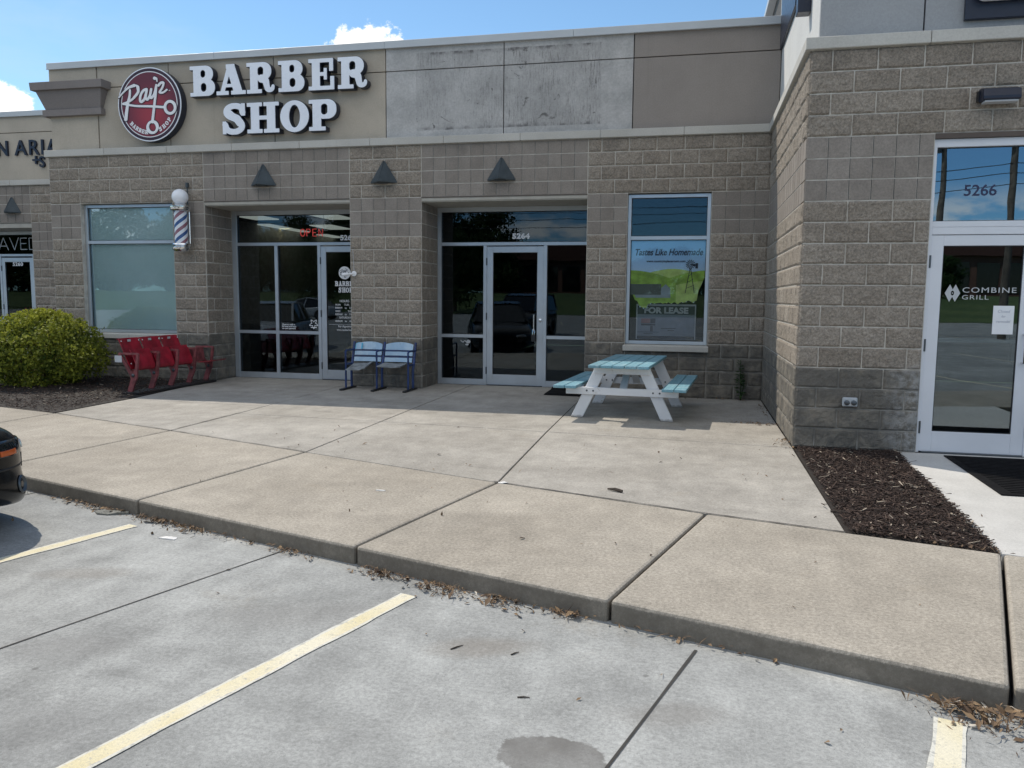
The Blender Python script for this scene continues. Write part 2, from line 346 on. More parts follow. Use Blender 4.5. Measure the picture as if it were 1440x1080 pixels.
# ------------------------------------------------------------ outline shapes from signed distances
def contours(fn, x0, x1, y0, y1, cell):
    nx = int((x1-x0)/cell)+2; ny = int((y1-y0)/cell)+2
    xs = x0 + np.arange(nx)*cell; ys = y0 + np.arange(ny)*cell
    Xg, Yg = np.meshgrid(xs, ys); G = fn(Xg, Yg)
    G[0, :] = G[-1, :] = 1; G[:, 0] = G[:, -1] = 1
    G = np.where(np.abs(G) < 1e-7, 1e-7, G); ins = G < 0
    code = ins[:-1, :-1]*1 + ins[:-1, 1:]*2 + ins[1:, 1:]*4 + ins[1:, :-1]*8
    tab = {1: [(3, 0)], 2: [(0, 1)], 3: [(3, 1)], 4: [(1, 2)], 5: [(3, 0), (1, 2)], 6: [(0, 2)], 7: [(3, 2)], 8: [(2, 3)], 9: [(2, 0)],
           10: [(0, 1), (2, 3)], 11: [(2, 1)], 12: [(1, 3)], 13: [(1, 0)], 14: [(0, 3)]}
    nxt = {}; pts = {}
    def ev(j, i, e):
        if e == 0: a, b = (j, i), (j, i+1)
        elif e == 1: a, b = (j, i+1), (j+1, i+1)
        elif e == 2: a, b = (j+1, i), (j+1, i+1)
        else: a, b = (j, i), (j+1, i)
        k = (a, b)
        if k not in pts:
            ga, gb = G[a], G[b]; u = ga/(ga-gb)
            pts[k] = (xs[a[1]]*(1-u)+xs[b[1]]*u, ys[a[0]]*(1-u)+ys[b[0]]*u)
        return k
    for j, i in zip(*np.where((code > 0) & (code < 15))):
        for e0, e1 in tab[int(code[j, i])]: nxt[ev(j, i, e0)] = ev(j, i, e1)
    loops = []
    while nxt:
        k0 = next(iter(nxt)); k = k0; L = []
        while k in nxt:
            L.append(pts[k]); k = nxt.pop(k)
        if len(L) > 3: loops.append(np.array(L))
    out = []
    for L in loops:                                  # drop collinear points
        keep = [L[0]]
        for i in range(1, len(L)):
            a = keep[-1]; b = L[i]; c_ = L[(i+1) % len(L)]
            ar = abs((b[0]-a[0])*(c_[1]-a[1]) - (b[1]-a[1])*(c_[0]-a[0]))
            if ar > cell*cell*0.06: keep.append(b)
        if len(keep) > 2: out.append(np.array(keep))
    return out
def fill(loops, depth):
    """mesh arrays (a, b, depth) of the filled outline, extruded from 0 to depth"""
    cu = bpy.data.curves.new('outline', 'CURVE'); cu.dimensions = '2D'; cu.fill_mode = 'BOTH'; cu.extrude = depth/2
    for L in loops:
        sp = cu.splines.new('POLY'); sp.points.add(len(L)-1); sp.use_cyclic_u = True
        co = np.zeros((len(L), 4)); co[:, :2] = L; co[:, 3] = 1; sp.points.foreach_set('co', co.ravel())
    return _curve_arrays(cu, depth)
def _curve_arrays(cu, depth):
    o = bpy.data.objects.new('outline', cu); COL.objects.link(o)
    dg = bpy.context.evaluated_depsgraph_get(); dg.update()
    me = bpy.data.meshes.new_from_object(o.evaluated_get(dg))
    V = np.array([v.co[:] for v in me.vertices]).reshape(-1, 3); F = [list(p.vertices) for p in me.polygons]
    if len(V): V[:, 2] += depth/2
    bpy.data.meshes.remove(me); bpy.data.objects.remove(o); bpy.data.curves.remove(cu)
    return V, F
def text(body, size, depth=0.001, bold=0.0, space=1.0, align='LEFT', shear=0.0, smallcaps=False):
    cu = bpy.data.curves.new('text', 'FONT'); cu.body = body; cu.size = size; cu.extrude = depth/2; cu.offset = bold
    cu.space_character = space; cu.align_x = align; cu.shear = shear; cu.resolution_u = 4
    return _curve_arrays(cu, depth)
def wallmap(x, y, z, sx=1.0, sz=1.0, rot=0.0):
    """place (a, b, d) arrays on a wall facing -Y: a to +X, b to +Z, d towards the street"""
    ca, sa = math.cos(rot), math.sin(rot)
    def f(V):
        V = np.asarray(V); a = V[:, 0]*sx; b = V[:, 1]*sz
        return np.stack([x + a*ca - b*sa, y - V[:, 2], z + a*sa + b*ca], 1)
    return f
# distance primitives
def d_box(X, Y, x0, x1, y0, y1, r=0.0):
    cx, cy, hx, hy = (x0+x1)/2, (y0+y1)/2, (x1-x0)/2-r, (y1-y0)/2-r
    qx = np.abs(X-cx)-hx; qy = np.abs(Y-cy)-hy
    return np.hypot(np.maximum(qx, 0), np.maximum(qy, 0)) + np.minimum(np.maximum(qx, qy), 0) - r
def d_seg(X, Y, a, b, r, rb=None):
    ax, ay = a; bx, by = b; dx, dy = bx-ax, by-ay; L = dx*dx+dy*dy + 1e-12
    u = np.clip(((X-ax)*dx+(Y-ay)*dy)/L, 0, 1); rr = r if rb is None else r+(rb-r)*u
    return np.hypot(X-ax-dx*u, Y-ay-dy*u) - rr
def d_line(X, Y, pts, r, r_end=None):
    n = len(pts)-1; g = None
    for i in range(n):
        ra = r if r_end is None else r+(r_end-r)*i/n; rb = r if r_end is None else r+(r_end-r)*(i+1)/n
        h = d_seg(X, Y, pts[i], pts[i+1], ra, rb); g = h if g is None else np.minimum(g, h)
    return g
def d_ell(X, Y, cx, cy, a, b, rot=0.0):
    c_, s_ = math.cos(rot), math.sin(rot); x = (X-cx)*c_+(Y-cy)*s_; y = -(X-cx)*s_+(Y-cy)*c_
    return (np.sqrt((x/a)**2+(y/b)**2)-1)*min(a, b)
def spline(P, n=8):
    P = [np.array(p, float) for p in P]; out = []
    for i in range(len(P)-1):
        p0 = P[max(i-1, 0)]; p1 = P[i]; p2 = P[i+1]; p3 = P[min(i+2, len(P)-1)]
        for k in range(n):
            u = k/n; out.append(tuple(0.5*((2*p1)+(-p0+p2)*u+(2*p0-5*p1+4*p2-p3)*u*u+(-p0+3*p1-3*p2+p3)*u**3)))
    out.append(tuple(P[-1])); return out
mn = np.minimum; mxm = np.maximum
# slab-serif capitals in a unit-high box
def slab(ch):
    def f(X, Y):
        sl = lambda a, b, y: d_box(X, Y, a, b, y, y+0.115)
        if ch == 'B':
            g = mn(d_box(X, Y, .12, .38, 0, 1), mn(sl(0, .45, 0), sl(0, .45, .885)))
            g = mn(g, mn(d_box(X, Y, .2, .84, .46, 1, .26), d_box(X, Y, .2, .90, 0, .55, .265)))
            return mxm(g, -mn(d_box(X, Y, .38, .57, .605, .87, .1), d_box(X, Y, .38, .60, .13, .44, .12)))
        if ch in 'RP':
            g = mn(d_box(X, Y, .12, .38, 0, 1), mn(sl(0, .52, 0), sl(0, .45, .885)))
            lo = .43 if ch == 'R' else .38
            g = mn(g, d_box(X, Y, .2, .87, lo, 1, .27))
            g = mxm(g, -d_box(X, Y, .38, .60, lo+.125, .87, .11))
            if ch == 'R':
                g = mn(g, d_line(X, Y, spline([(.52, .47), (.66, .40), (.70, .26), (.74, .12), (.84, .09), (.91, .13), (.93, .21)]), .125, .045))
                g = mxm(g, -(Y+0.0))
            return g
        if ch == 'A':
            g = mn(sl(0, .40, 0), sl(.50, .98, 0))
            g = mn(g, mxm(d_seg(X, Y, (.17, 0), (.47, 1.0), .062), mxm(-Y, Y-1)))
            g = mn(g, mxm(d_seg(X, Y, (.76, -.02), (.49, .92), .135), mxm(-Y, Y-1)))
            g = mn(g, mxm(d_box(X, Y, .34, .62, .86, 1), mxm(-Y, Y-1)))
            return mn(g, d_box(X, Y, .27, .66, .25, .345))
        if ch == 'E':
            g = mn(d_box(X, Y, .12, .38, 0, 1), mn(sl(0, .86, 0), sl(0, .84, .885)))
            g = mn(g, mn(d_box(X, Y, .72, .84, .60, 1), d_box(X, Y, .75, .87, 0, .42)))
            return mn(g, mn(d_box(X, Y, .3, .6, .455, .56), d_box(X, Y, .53, .62, .33, .69)))
        if ch == 'H':
            g = mn(d_box(X, Y, .12, .37, 0, 1), d_box(X, Y, .63, .88, 0, 1))
            for a, b in ((0, .47), (.53, 1.0)): g = mn(g, mn(sl(a, b, 0), sl(a, b, .885)))
            return mn(g, d_box(X, Y, .3, .7, .44, .56))
        if ch == 'O':
            return mxm(d_ell(X, Y, .47, .5, .46, .515), -d_ell(X, Y, .47, .5, .185, .385))
        if ch == 'S':
            g = d_line(X, Y, spline([(.72, .70), (.66, .87), (.45, .935), (.22, .87), (.15, .72), (.26, .58), (.52, .47), (.68, .33), (.66, .16), (.45, .065), (.20, .12), (.10, .31)]), .092)
            g = mn(g, d_line(X, Y, [(.24, .68), (.36, .57), (.52, .50), (.62, .36)], .125))
            g = mn(g, mn(d_box(X, Y, .68, .80, .60, 1.0), d_box(X, Y, .02, .13, 0, .42)))
            return mxm(g, mxm(-Y-.02, Y-1.02))
    return f
def glyph(fn, x0=-.1, x1=1.15, y0=-.12, y1=1.12, off=0.0, cell=0.008, depth=0.1, scale=1.0):
    L = contours(lambda X, Y: fn(X, Y)-off, x0, x1, y0, y1, cell)
    return fill([l*scale for l in L], depth)
# ============================================================ SETTING: ground
LOT = -0.115
CN = Vector((0.302, 0.953)).normalized(); CD = Vector((CN.y, -CN.x))      # kerb normal (to the shop) and direction (to the right)
K0 = Vector((-4.893, -7.372))
def kerb(sv, off=0.0): p = K0 + CD*sv + CN*off; return (p.x, p.y)
def m_concrete(name, a, b, speck=0.2, warm=(0.3, 0.26, 0.2), blotch=0.5, oil=False, sp_scale=260, kerbdark=False):
    t = NT(name); X, Y, Z = t.xyz()
    n = t.noise(0.55, 7, 0.62, dist=0.4); c = t.mix(t.ss(n, 0.32, 0.68), a, b)
    n2 = t.noise(3.2, 7, 0.68, (1.6, 0.8, 1)); c = t.mix(1.0, c, t.ss(n2, 0.28, 0.72, 1-0.26*blotch, 1+0.18*blotch, 'LINEAR'), 'MULTIPLY')
    n3 = t.noise(14, 6, 0.7); c = t.mix(t.ss(n3, 0.57, 0.72, 0, 0.35*blotch), c, tuple(min(1, x*1.28) for x in b))
    n4 = t.noise(1.7, 6, 0.7); c = t.mix(t.ss(n4, 0.60, 0.74, 0, 0.40*blotch), c, warm)
    g = t.noise(sp_scale, 3, 0.75); c = t.mix(1.0, c, t.ss(g, 0.25, 0.75, 1-speck, 1+speck, 'LINEAR'), 'MULTIPLY')
    gm = t.noise(52, 5, 0.85); c = t.mix(1.0, c, t.ss(gm, 0.36, 0.64, 1-speck*.9, 1+speck*.9, 'LINEAR'), 'MULTIPLY')
    v = t.vor(42, 'F1', 0); sp = t.math('MULTIPLY', t.math('SUBTRACT', 1.0, t.ss(v, 0.05, 0.10)), t.ss(t.noise(7, 2), 0.55, 0.62))
    c = t.mix(t.math('MULTIPLY', sp, 0.8), c, (0.03, 0.028, 0.026))
    v2 = t.vor(55, 'F1', 0, t.math and None); wsp = t.math('MULTIPLY', t.math('SUBTRACT', 1.0, t.ss(v2, 0.04, 0.09)), t.ss(t.noise(5.3, 2), 0.56, 0.62)); c = t.mix(t.math('MULTIPLY', wsp, 0.6), c, (0.62, 0.6, 0.56))
    bl = t.noise(1.15, 8, .7, (1, 1.8, 1), dist=.8); c = t.mix(1.0, c, t.ss(bl, .32, .68, 1-.20*blotch, 1+.16*blotch, 'LINEAR'), 'MULTIPLY')
    gum = t.math('MULTIPLY', t.math('SUBTRACT', 1.0, t.ss(t.vor(3.1), .035, .055)), t.ss(t.noise(1.3, 2), .5, .6)); c = t.mix(t.math('MULTIPLY', gum, .55), c, (.11, .105, .10))
    if oil:
        sw = t.noise(1.0, 6, .7, (2.5, .5, 1)); tm = t.noise(60, 3, .8)
        for (tx, ty) in ((-3.35, -8.6), (-1.9, -9.1)):
            u = t.math('ADD', t.math('MULTIPLY', t.math('SUBTRACT', X, tx), .955), t.math('MULTIPLY', t.math('SUBTRACT', Y, ty), -.297)); u = t.math('ABSOLUTE', t.math('ADD', u, t.math('MULTIPLY', t.math('SUBTRACT', sw, .5), .25)))
            tmk = t.math('MULTIPLY', t.math('SUBTRACT', 1.0, t.ss(u, .05, .13)), t.math('MULTIPLY', t.ss(sw, .42, .66), t.ss(tm, .35, .6))); c = t.mix(t.math('MULTIPLY', tmk, .38), c, (.13, .13, .125))
        w1 = t.math('MULTIPLY', t.math('SUBTRACT', t.noise(6.5, 5, 0.65), 0.5), 0.42)
        def spot(x, y, ax, ay, s0, s1, ang=0.0):
            ca, sa = math.cos(ang), math.sin(ang)
            u = t.math('DIVIDE', t.math('ADD', t.math('MULTIPLY', t.math('SUBTRACT', X, x), ca), t.math('MULTIPLY', t.math('SUBTRACT', Y, y), sa)), ax)
            w = t.math('DIVIDE', t.math('SUBTRACT', t.math('MULTIPLY', t.math('SUBTRACT', Y, y), ca), t.math('MULTIPLY', t.math('SUBTRACT', X, x), sa)), ay)
            r = t.math('ADD', t.math('SQRT', t.math('ADD', t.math('MULTIPLY', u, u), t.math('MULTIPLY', w, w))), t.math('MULTIPLY', w1, 2.0))
            return t.math('SUBTRACT', 1.0, t.ss(r, s0, s1))
        st = spot(-1.44, -9.70, 0.205, 0.15, 0.90, 1.0); c = t.mix(t.math('MULTIPLY', st, t.ss(t.noise(5, 5), 0.3, 0.7, 0.55, 0.85)), c, (0.145, 0.138, 0.128))
        for (x, y, ax, ay, k, col) in ((-3.75, -9.35, .35, .16, .35, (.14, .135, .13)), (-2.9, -8.75, .5, .2, .25, (.16, .15, .14)), (-1.9, -8.9, .28, .12, .32, (.2, .16, .12)),
                                       (-4.35, -8.5, .3, .12, .25, (.18, .14, .1)), (-1.05, -9.3, .25, .1, .3, (.17, .15, .13)), (-3.4, -10.0, .5, .3, .2, (.17, .165, .16))):
            c = t.mix(t.math('MULTIPLY', spot(x, y, ax, ay, 0.3, 1.25, 0.3), k), c, col)
    if kerbdark:  # darkens the concrete below the top edge of the slab, along a ragged line
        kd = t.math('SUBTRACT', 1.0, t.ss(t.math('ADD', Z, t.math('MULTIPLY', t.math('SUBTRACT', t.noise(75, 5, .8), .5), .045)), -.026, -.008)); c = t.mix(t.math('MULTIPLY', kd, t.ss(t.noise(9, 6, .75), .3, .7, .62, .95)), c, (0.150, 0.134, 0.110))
    t.bump(t.math('ADD', t.noise(180, 3, 0.7), t.math('MULTIPLY', t.noise(30, 4), 0.6)), 0.22, 0.004)
    return t.fin(c, 0.88, spec=0.3)
M['lot'] = m_concrete('lot_concrete', (0.272, 0.276, 0.266), (0.385, 0.390, 0.376), 0.26, (0.26, 0.235, 0.19), 0.85, True)
M['walk'] = m_concrete('sidewalk_concrete', (0.325, 0.292, 0.243), (0.392, 0.356, 0.301), 0.36, (0.30, 0.245, 0.17), 0.6, kerbdark=True)
M['apron'] = m_concrete('apron_concrete', (0.318, 0.297, 0.262), (0.398, 0.375, 0.336), 0.24, (0.30, 0.25, 0.18), 0.75)
M['whitewalk'] = m_concrete('new_concrete', (0.50, 0.49, 0.465), (0.57, 0.56, 0.535), 0.12, (0.46, 0.43, 0.38), 0.3)
M['kerbface'] = m_concrete('kerb_concrete', (0.29, 0.27, 0.24), (0.36, 0.34, 0.30), 0.25, (0.2, 0.18, 0.15), 0.6)
M['joint'] = m_plain('joint_filler', (0.045, 0.042, 0.038), 0.95)
t = NT('road_paint'); X, Y, Z = t.xyz()
n = t.noise(26, 6, 0.75); n2 = t.noise(3, 4)
c = t.mix(t.ss(n2, 0.3, 0.7), (0.66, 0.58, 0.36), (0.72, 0.67, 0.52)); c = t.mix(1.0, c, t.ss(t.noise(220, 3), 0.3, 0.7, 0.85, 1.1, 'LINEAR'), 'MULTIPLY')
edge = t.attr('edge')
c = t.mix(t.math('MULTIPLY', edge, 0.75), c, (0.62, 0.62, 0.58))
c = t.mix(t.ss(t.math('ADD', n, t.math('MULTIPLY', edge, .06)), 0.56, 0.68, 0, 0.85), c, (0.35, 0.35, 0.33)); c = t.mix(t.ss(t.noise(70, 4, .8), .56, .66, 0, .6), c, (.38, .37, .34)); M['paint'] = t.fin(c, 0.8)
t = NT('lawn_grass'); c = t.mix(t.ss(t.noise(0.35, 6), 0.3, 0.7), (0.045, 0.085, 0.02), (0.085, 0.125, 0.035)); c = t.mix(1.0, c, t.ss(t.noise(9, 5, 0.7), 0.3, 0.7, 0.7, 1.25, 'LINEAR'), 'MULTIPLY'); M['lawn'] = t.fin(c, 0.95)
M['asphalt'] = m_concrete('asphalt', (0.05, 0.05, 0.052), (0.075, 0.075, 0.078), 0.2, (0.06, 0.06, 0.06), 0.3)
M['soil'] = m_plain('mulch_soil', (0.022, 0.017, 0.014), 0.95, var=0.4, vscale=30, bump=0.8, bscale=60)

# ground far out, then the car park as one sheet of concrete with saw-cut joints
g = MB(); g.add([(-900, -900, LOT-.05), (900, -900, LOT-.05), (900, 900, LOT-.05), (-900, 900, LOT-.05)], [(0, 1, 2, 3)])
tag(g.build('ground', M['lawn'], fix=False), 'flat grassy ground reaching the horizon', 'ground', kind='structure')
g = MB(); g.add([(-70, -62, LOT), (70, -62, LOT), (70, 4, LOT), (-70, 4, LOT)], [(0, 1, 2, 3)])
tag(g.build('parking_lot', M['lot'], fix=False), 'pale grey concrete car park in front of the shops', 'car park', kind='structure')
def strip_pts(p, q, w): 
    p = Vector(p); q = Vector(q); d = (q-p).normalized(); n = Vector((-d.y, d.x))*w/2
    return [(p-n), (q-n), (q+n), (p+n)]
g = MB()
for p, q, w in (((-3.43, -7.73), (-4.6, -11.2), .010), ((-4.6, -11.2), (-14, -41), .010), ((-0.955, -8.70), (-2.1, -12.6), .013), ((-2.1, -12.6), (-9, -36), .013),
                (kerb(-20, -4.9), kerb(24, -4.9), .010), (kerb(-26, -9.9), kerb(30, -9.9), .010), (kerb(-20, -15), kerb(24, -15), .01), ((1.45, -9.5), (-0.3, -15), .012), ((-6.1, -6.95), (-7.4, -11), .01)):
    d = (Vector(q)-Vector(p)); n_ = max(1, int(d.length/0.25)); pts = [Vector(p)+d*(i/n_) for i in range(n_+1)]
    nn = Vector((-d.y, d.x)).normalized()
    pts = [a + nn*((vnoise(i*.37, 3.3, 5)-.5)*.008) for i, a in enumerate(pts)]
    V = []; F = []
    for i, a in enumerate(pts):
        ww = w*(0.7+0.6*vnoise(i*.9, 1.7, 9)); V += [(*(a-nn*ww/2), LOT+.003), (*(a+nn*ww/2), LOT+.003)]
        if i: F.append((2*i-2, 2*i, 2*i+1, 2*i-1))
    g.add(V, F)
tag(g.build('pavement_joint', M['joint'], fix=False), 'dark saw cut joints in the car park concrete', 'joint', kind='structure')
def paint_line(p, q, w, endq=True):
    p = Vector(p); q = Vector(q); d = (q-p).normalized(); n = Vector((-d.y, d.x)); V = []; F = []; E = []
    offs = (-.5, -.36, .36, .5); m = int((q-p).length/0.08)+1
    for i in range(m+1):
        a = p+(q-p)*(i/m)
        for k, o in enumerate(offs):
            j = (vnoise(i*0.8, k*7.7, 21)-.5)*0.012 if k in (0, 3) else 0
            V.append((*(a+n*(o*w+j)), LOT+.004))
    for i in range(m):
        for k in range(3): F.append((i*4+k, (i+1)*4+k, (i+1)*4+k+1, i*4+k+1)); E.append(0.0 if k == 1 else 1.0)
    me = bpy.data.meshes.new('parking_line'); me.from_pydata(V, [], F); me.materials.append(M['paint'])
    at = me.attributes.new('edge', 'FLOAT', 'FACE'); at.data.foreach_set('value', E)
    o = bpy.data.objects.new('parking_line', me); COL.objects.link(o)
    return tag(o, None, None, 'painted bay lines', kind='structure')
DL = Vector((.297, .955)).normalized()
for (ex, ey, w, lab) in ((-4.745, -7.60, .10, 'faded yellow bay line beside the black car'), (-2.455, -8.375, .105, 'long faded yellow bay line in the open foreground'),
                         (-0.015, -9.10, .115, 'short end of a faded yellow bay line near the right kerb'), (-7.55, -6.85, .1, 'yellow bay line on the far side of the black car'), (2.6, -9.75, .11, 'yellow bay line right of the walkway'),
                         (-10.4, -5.9, .1, 'yellow bay line far left'), (5.2, -10.5, .11, 'yellow bay line far right')):
    e = Vector((ex, ey)); tag(paint_line(e - DL*5.2, e, w), lab, 'bay line')
for i in range(-4, 8):                                            # bays on the other side of the aisle
    e = Vector((-6+i*2.75, -17.5)); paint_line(e-Vector((0.9, 5)), e, .1)
    e = Vector((-6+i*2.75, -34)); paint_line(e-Vector((0.9, 5)), e, .1)

# raised sidewalk: separate slabs with open joints
def slabs(name, polys, mat, z0, z1, bev, label, gap=0.008, sub=None):
    m = MB()
    for P in polys:
        P = [Vector(p) for p in P]; c = sum(P, Vector((0, 0)))/len(P); n = len(P); Q = []
        for i in range(n):                                        # inset by half the joint
            a, b, d = P[i-1], P[i], P[(i+1) % n]; e1 = (b-a).normalized(); e2 = (d-b).normalized()
            n1 = Vector((-e1.y, e1.x)); n2 = Vector((-e2.y, e2.x)); k = 1+n1.dot(n2)
            Q.append(b + (n1+n2)*(gap/max(k, .3)))
        m.prism([tuple(q) for q in Q], lambda a, b: (a, b, z0), lambda a, b: (a, b, z1), t=0.3+0.4*random.random())
    o = m.build(name, mat, bevel=bev, seg=2); tag(o, label, None, kind='structure'); return o
inner = [(-16.5, -2.9), (-13.2, -3.1), (-9.82, -3.62), (-8.74, -3.90), (-6.56, -4.66), (-4.58, -5.39), (-2.51, -6.15), (-0.889, -6.70), (0.806, -7.17), (2.55, -7.65), (4.4, -8.2), (6.3, -8.8), (8.3, -9.4), (10.5, -10.0)]
outer = [kerb(-12.6), kerb(-8.6), kerb(-6.2), kerb(-4.05), kerb(-2.0), kerb(0.0), kerb(2.055), kerb(3.685), kerb(5.37), kerb(7.4), kerb(9.4), kerb(11.4), kerb(13.4), kerb(15.4)]
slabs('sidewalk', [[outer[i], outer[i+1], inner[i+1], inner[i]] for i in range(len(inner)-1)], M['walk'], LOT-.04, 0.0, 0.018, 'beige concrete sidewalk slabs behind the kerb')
E_ = [(-8.74, -3.90), (-6.56, -4.66), (-4.58, -5.39), (-2.51, -6.15), (-0.889, -6.70), (-0.016, -6.95)]
ap = [[(-8.74, -3.90), (-6.56, -4.66), (-6.60, -2.60), (-8.80, -2.45)], [(-8.80, -2.45), (-6.60, -2.60), (-6.72, .82), (-9.144, .82), (-9.1, -.25)],
      [(-6.56, -4.66), (-4.58, -5.39), (-4.61, -3.42), (-6.58, -3.30)], [(-6.58, -3.30), (-4.61, -3.42), (-4.66, .82), (-6.72, .82)],
      [(-4.58, -5.39), (-2.51, -6.15), (-2.57, -3.62), (-4.61, -3.42)], [(-4.61, -3.42), (-2.57, -3.62), (-2.62, .82), (-4.66, .82)],
      [(-2.51, -6.15), (-0.889, -6.70), (-0.016, -6.95), (0.0, -3.90), (-2.57, -3.62)], [(-2.57, -3.62), (0.0, -3.90), (0.0, -2.15), (-2.59, -2.25)], [(-2.59, -2.25), (0, -2.15), (0, .1), (-2.62, .1)]]
slabs('apron', ap, M['apron'], LOT, -0.0025, 0.006, 'paler concrete apron in front of the shop doors', gap=0.0075)
slabs('walkway', [[(0.985, -3.86), (2.9, -3.86), (2.95, -4.75), (1.115, -4.55)], [(1.115, -4.55), (2.95, -4.75), (3.05, -5.75), (0.98, -5.55), ],
                  ], M['whitewalk'], LOT, 0.0, 0.005, 'x') if False else None
ww = [[(0.985, -3.86), (3.2, -3.86), (3.2, -4.62), (0.945, -4.62)], [(0.945, -4.62), (3.2, -4.62), (3.2, -5.72), (0.895, -5.72)], [(0.895, -5.72), (3.2, -5.72), (3.2, -7.86), (2.55, -7.65), (0.806, -7.17)]]
slabs('walkway', ww, M['whitewalk'], LOT, -0.001, 0.005, 'white new concrete walkway to the right door', gap=0.003)
g = MB(); g.add([(-20, -9, LOT+.02), (12, -12, LOT+.02), (12, 1, LOT+.02), (-20, 1, LOT+.02)], [(0, 1, 2, 3)])
# (the dark bed under the slabs is cut to the kerb line)
g = MB(); P = [outer[0], outer[-1]]; o0 = Vector(outer[0])+CN*.03; o1 = Vector(outer[-1])+CN*.03
g.add([(o0.x, o0.y, LOT+.015), (o1.x, o1.y, LOT+.015), (10.5, .9, LOT+.015), (-18, .9, LOT+.015)], [(0, 1, 2, 3)])
tag(g.build('sidewalk_bed', M['joint'], fix=False), 'dark bed under the sidewalk slabs', None, kind='structure')

g = MB()
for (p, q) in (((-2.55, -6.14), (-0.889, -6.70)), ((-0.889, -6.70), (-0.02, -6.945)), ((-6.56, -4.66), (-6.59, -3.3)), ((-8.7, -3.91), (-6.56, -4.66)), ((-6.56, -4.66), (-4.58, -5.39))):   # crumbling filler in the open joints
    p, q = Vector(p), Vector(q); d = q-p; n_ = int(d.length/.05); nn = Vector((-d.y, d.x)).normalized(); V = []; F = []; wd0 = .018 if p.x > -3 else .010
    for i in range(n_+1):
        e = p+d*(i/n_)+nn*(vnoise(i*.31, p.x*3, 4)-.5)*.010; w = wd0*(.35+1.1*vnoise(i*.63, p.y*3, 7)); V += [(*(e-nn*w/2), .0028), (*(e+nn*w/2), .0028)]
        if i: F.append((2*i-2, 2*i, 2*i+1, 2*i-1))
    g.add(V, F)
tag(g.build('expansion_joint', M['joint'], fix=False), 'dark crumbling joint filler between sidewalk and apron', 'joint', kind='structure')
# mulch: a dark bed, chips on top
def in_poly(px, py, P):
    r = np.zeros(len(px), bool); n = len(P)
    for i in range(n):
        x1, y1 = P[i]; x2, y2 = P[(i+1) % n]
        c_ = ((y1 > py) != (y2 > py)) & (px < (x2-x1)*(py-y1)/(y2-y1+1e-12)+x1); r ^= c_
    return r
t = NT('mulch_chip'); c = t.mix(t.attr(), (0.022, 0.013, 0.010), (0.122, 0.078, 0.058)); c = t.mix(t.ss(t.attr(), 0.93, 0.97), c, (0.42, 0.35, 0.27)); t.bump(t.noise(140, 3), 0.5, 0.004); M['chip'] = t.fin(c, 0.9)
def mulch(poly, n, lab, z=0.0, seed=1):
    rs = np.random.RandomState(seed); m = MB(); P = poly
    xs = [p[0] for p in P]; ys = [p[1] for p in P]
    nx = int((max(xs)-min(xs))/.07)+1; ny = int((max(ys)-min(ys))/.07)+1
    mb = MB(); mb.prism(P, lambda a, b: (a, b, LOT), lambda a, b: (a, b, z-0.02))
    tag(mb.build('mulch_bed', M['soil']), lab+' bed', None, kind='structure')
    px = rs.uniform(min(xs), max(xs), n*3); py = rs.uniform(min(ys), max(ys), n*3); cx_ = sum(xs)/len(xs); cy_ = sum(ys)/len(ys); k = in_poly(cx_+(px-cx_)*(1.035 if n < 12000 else 1.0), cy_+(py-cy_)*(1.012 if n < 12000 else 1.0), P); px = px[k][:n]; py = py[k][:n]; n = len(px)
    sp_n = int(n*.014); px[:sp_n] += rs.normal(0, .09, sp_n); py[:sp_n] -= np.abs(rs.normal(0, .03, sp_n))
    L = rs.gamma(3.0, .010, n)+.008; L *= 1+(rs.rand(n) > .95)*1.2; Wd = rs.uniform(.004, .013, n); H = rs.uniform(.002, .006, n)
    a = rs.uniform(0, 6.28, n); pit_ = rs.normal(0, .25, n); hz_ = z - .018 + rs.uniform(0, .03, n) + .02*vnoise(px*3, py*3, seed)
    ca, sa = np.cos(a), np.sin(a); cp, sp_ = np.cos(pit_), np.sin(pit_)
    dx, dy, dz = ca*cp, sa*cp, sp_; ex, ey = -sa, ca; ux, uy, uz = -ca*sp_, -sa*sp_, cp
    V = np.zeros((n, 8, 3)); i = 0
    for e in (-.5, .5):
        for (s1, s2) in ((-1, -1), (1, -1), (1, 1), (-1, 1)):
            tap = 0.6 if e > 0 else 1.0
            V[:, i, 0] = px+dx*L*e+ex*Wd*s1*.5*tap+ux*H*s2*.5; V[:, i, 1] = py+dy*L*e+ey*Wd*s1*.5*tap+uy*H*s2*.5; V[:, i, 2] = hz_+dz*L*e+uz*H*s2*.5; i += 1
    Q = np.array([(3, 2, 1, 0), (4, 5, 6, 7), (0, 1, 5, 4), (1, 2, 6, 5), (2, 3, 7, 6), (3, 0, 4, 7)])
    F = (Q[None]+8*np.arange(n)[:, None, None]).reshape(-1, 4)
    tn = rs.beta(1.1, 2.4, n)*.9; tn[rs.rand(n) > .972] = 1.0
    m.add(V.reshape(-1, 3), F.tolist(), np.repeat(tn, 6)); o = m.build('mulch', M['chip'], fix=False); tag(o, lab, None, kind='stuff'); return o
mulch([(0.02, -3.86), (0.985, -3.86), (0.945, -4.62), (0.895, -5.72), (0.806, -7.16), (-0.01, -6.94)], 9000, 'dark brown bark mulch between the two walkways', 0.0, 3)
mulch([(-16.4, -2.93), (-13.2, -3.12), (-9.82, -3.64), (-8.76, -3.91), (-8.82, -2.45), (-9.12, -.25), (-9.15, 0.0), (-12.2, 0.0), (-12.2, 3.0), (-16.4, 3.0)], 16000, 'dark brown bark mulch round the green bush', 0.02, 4)

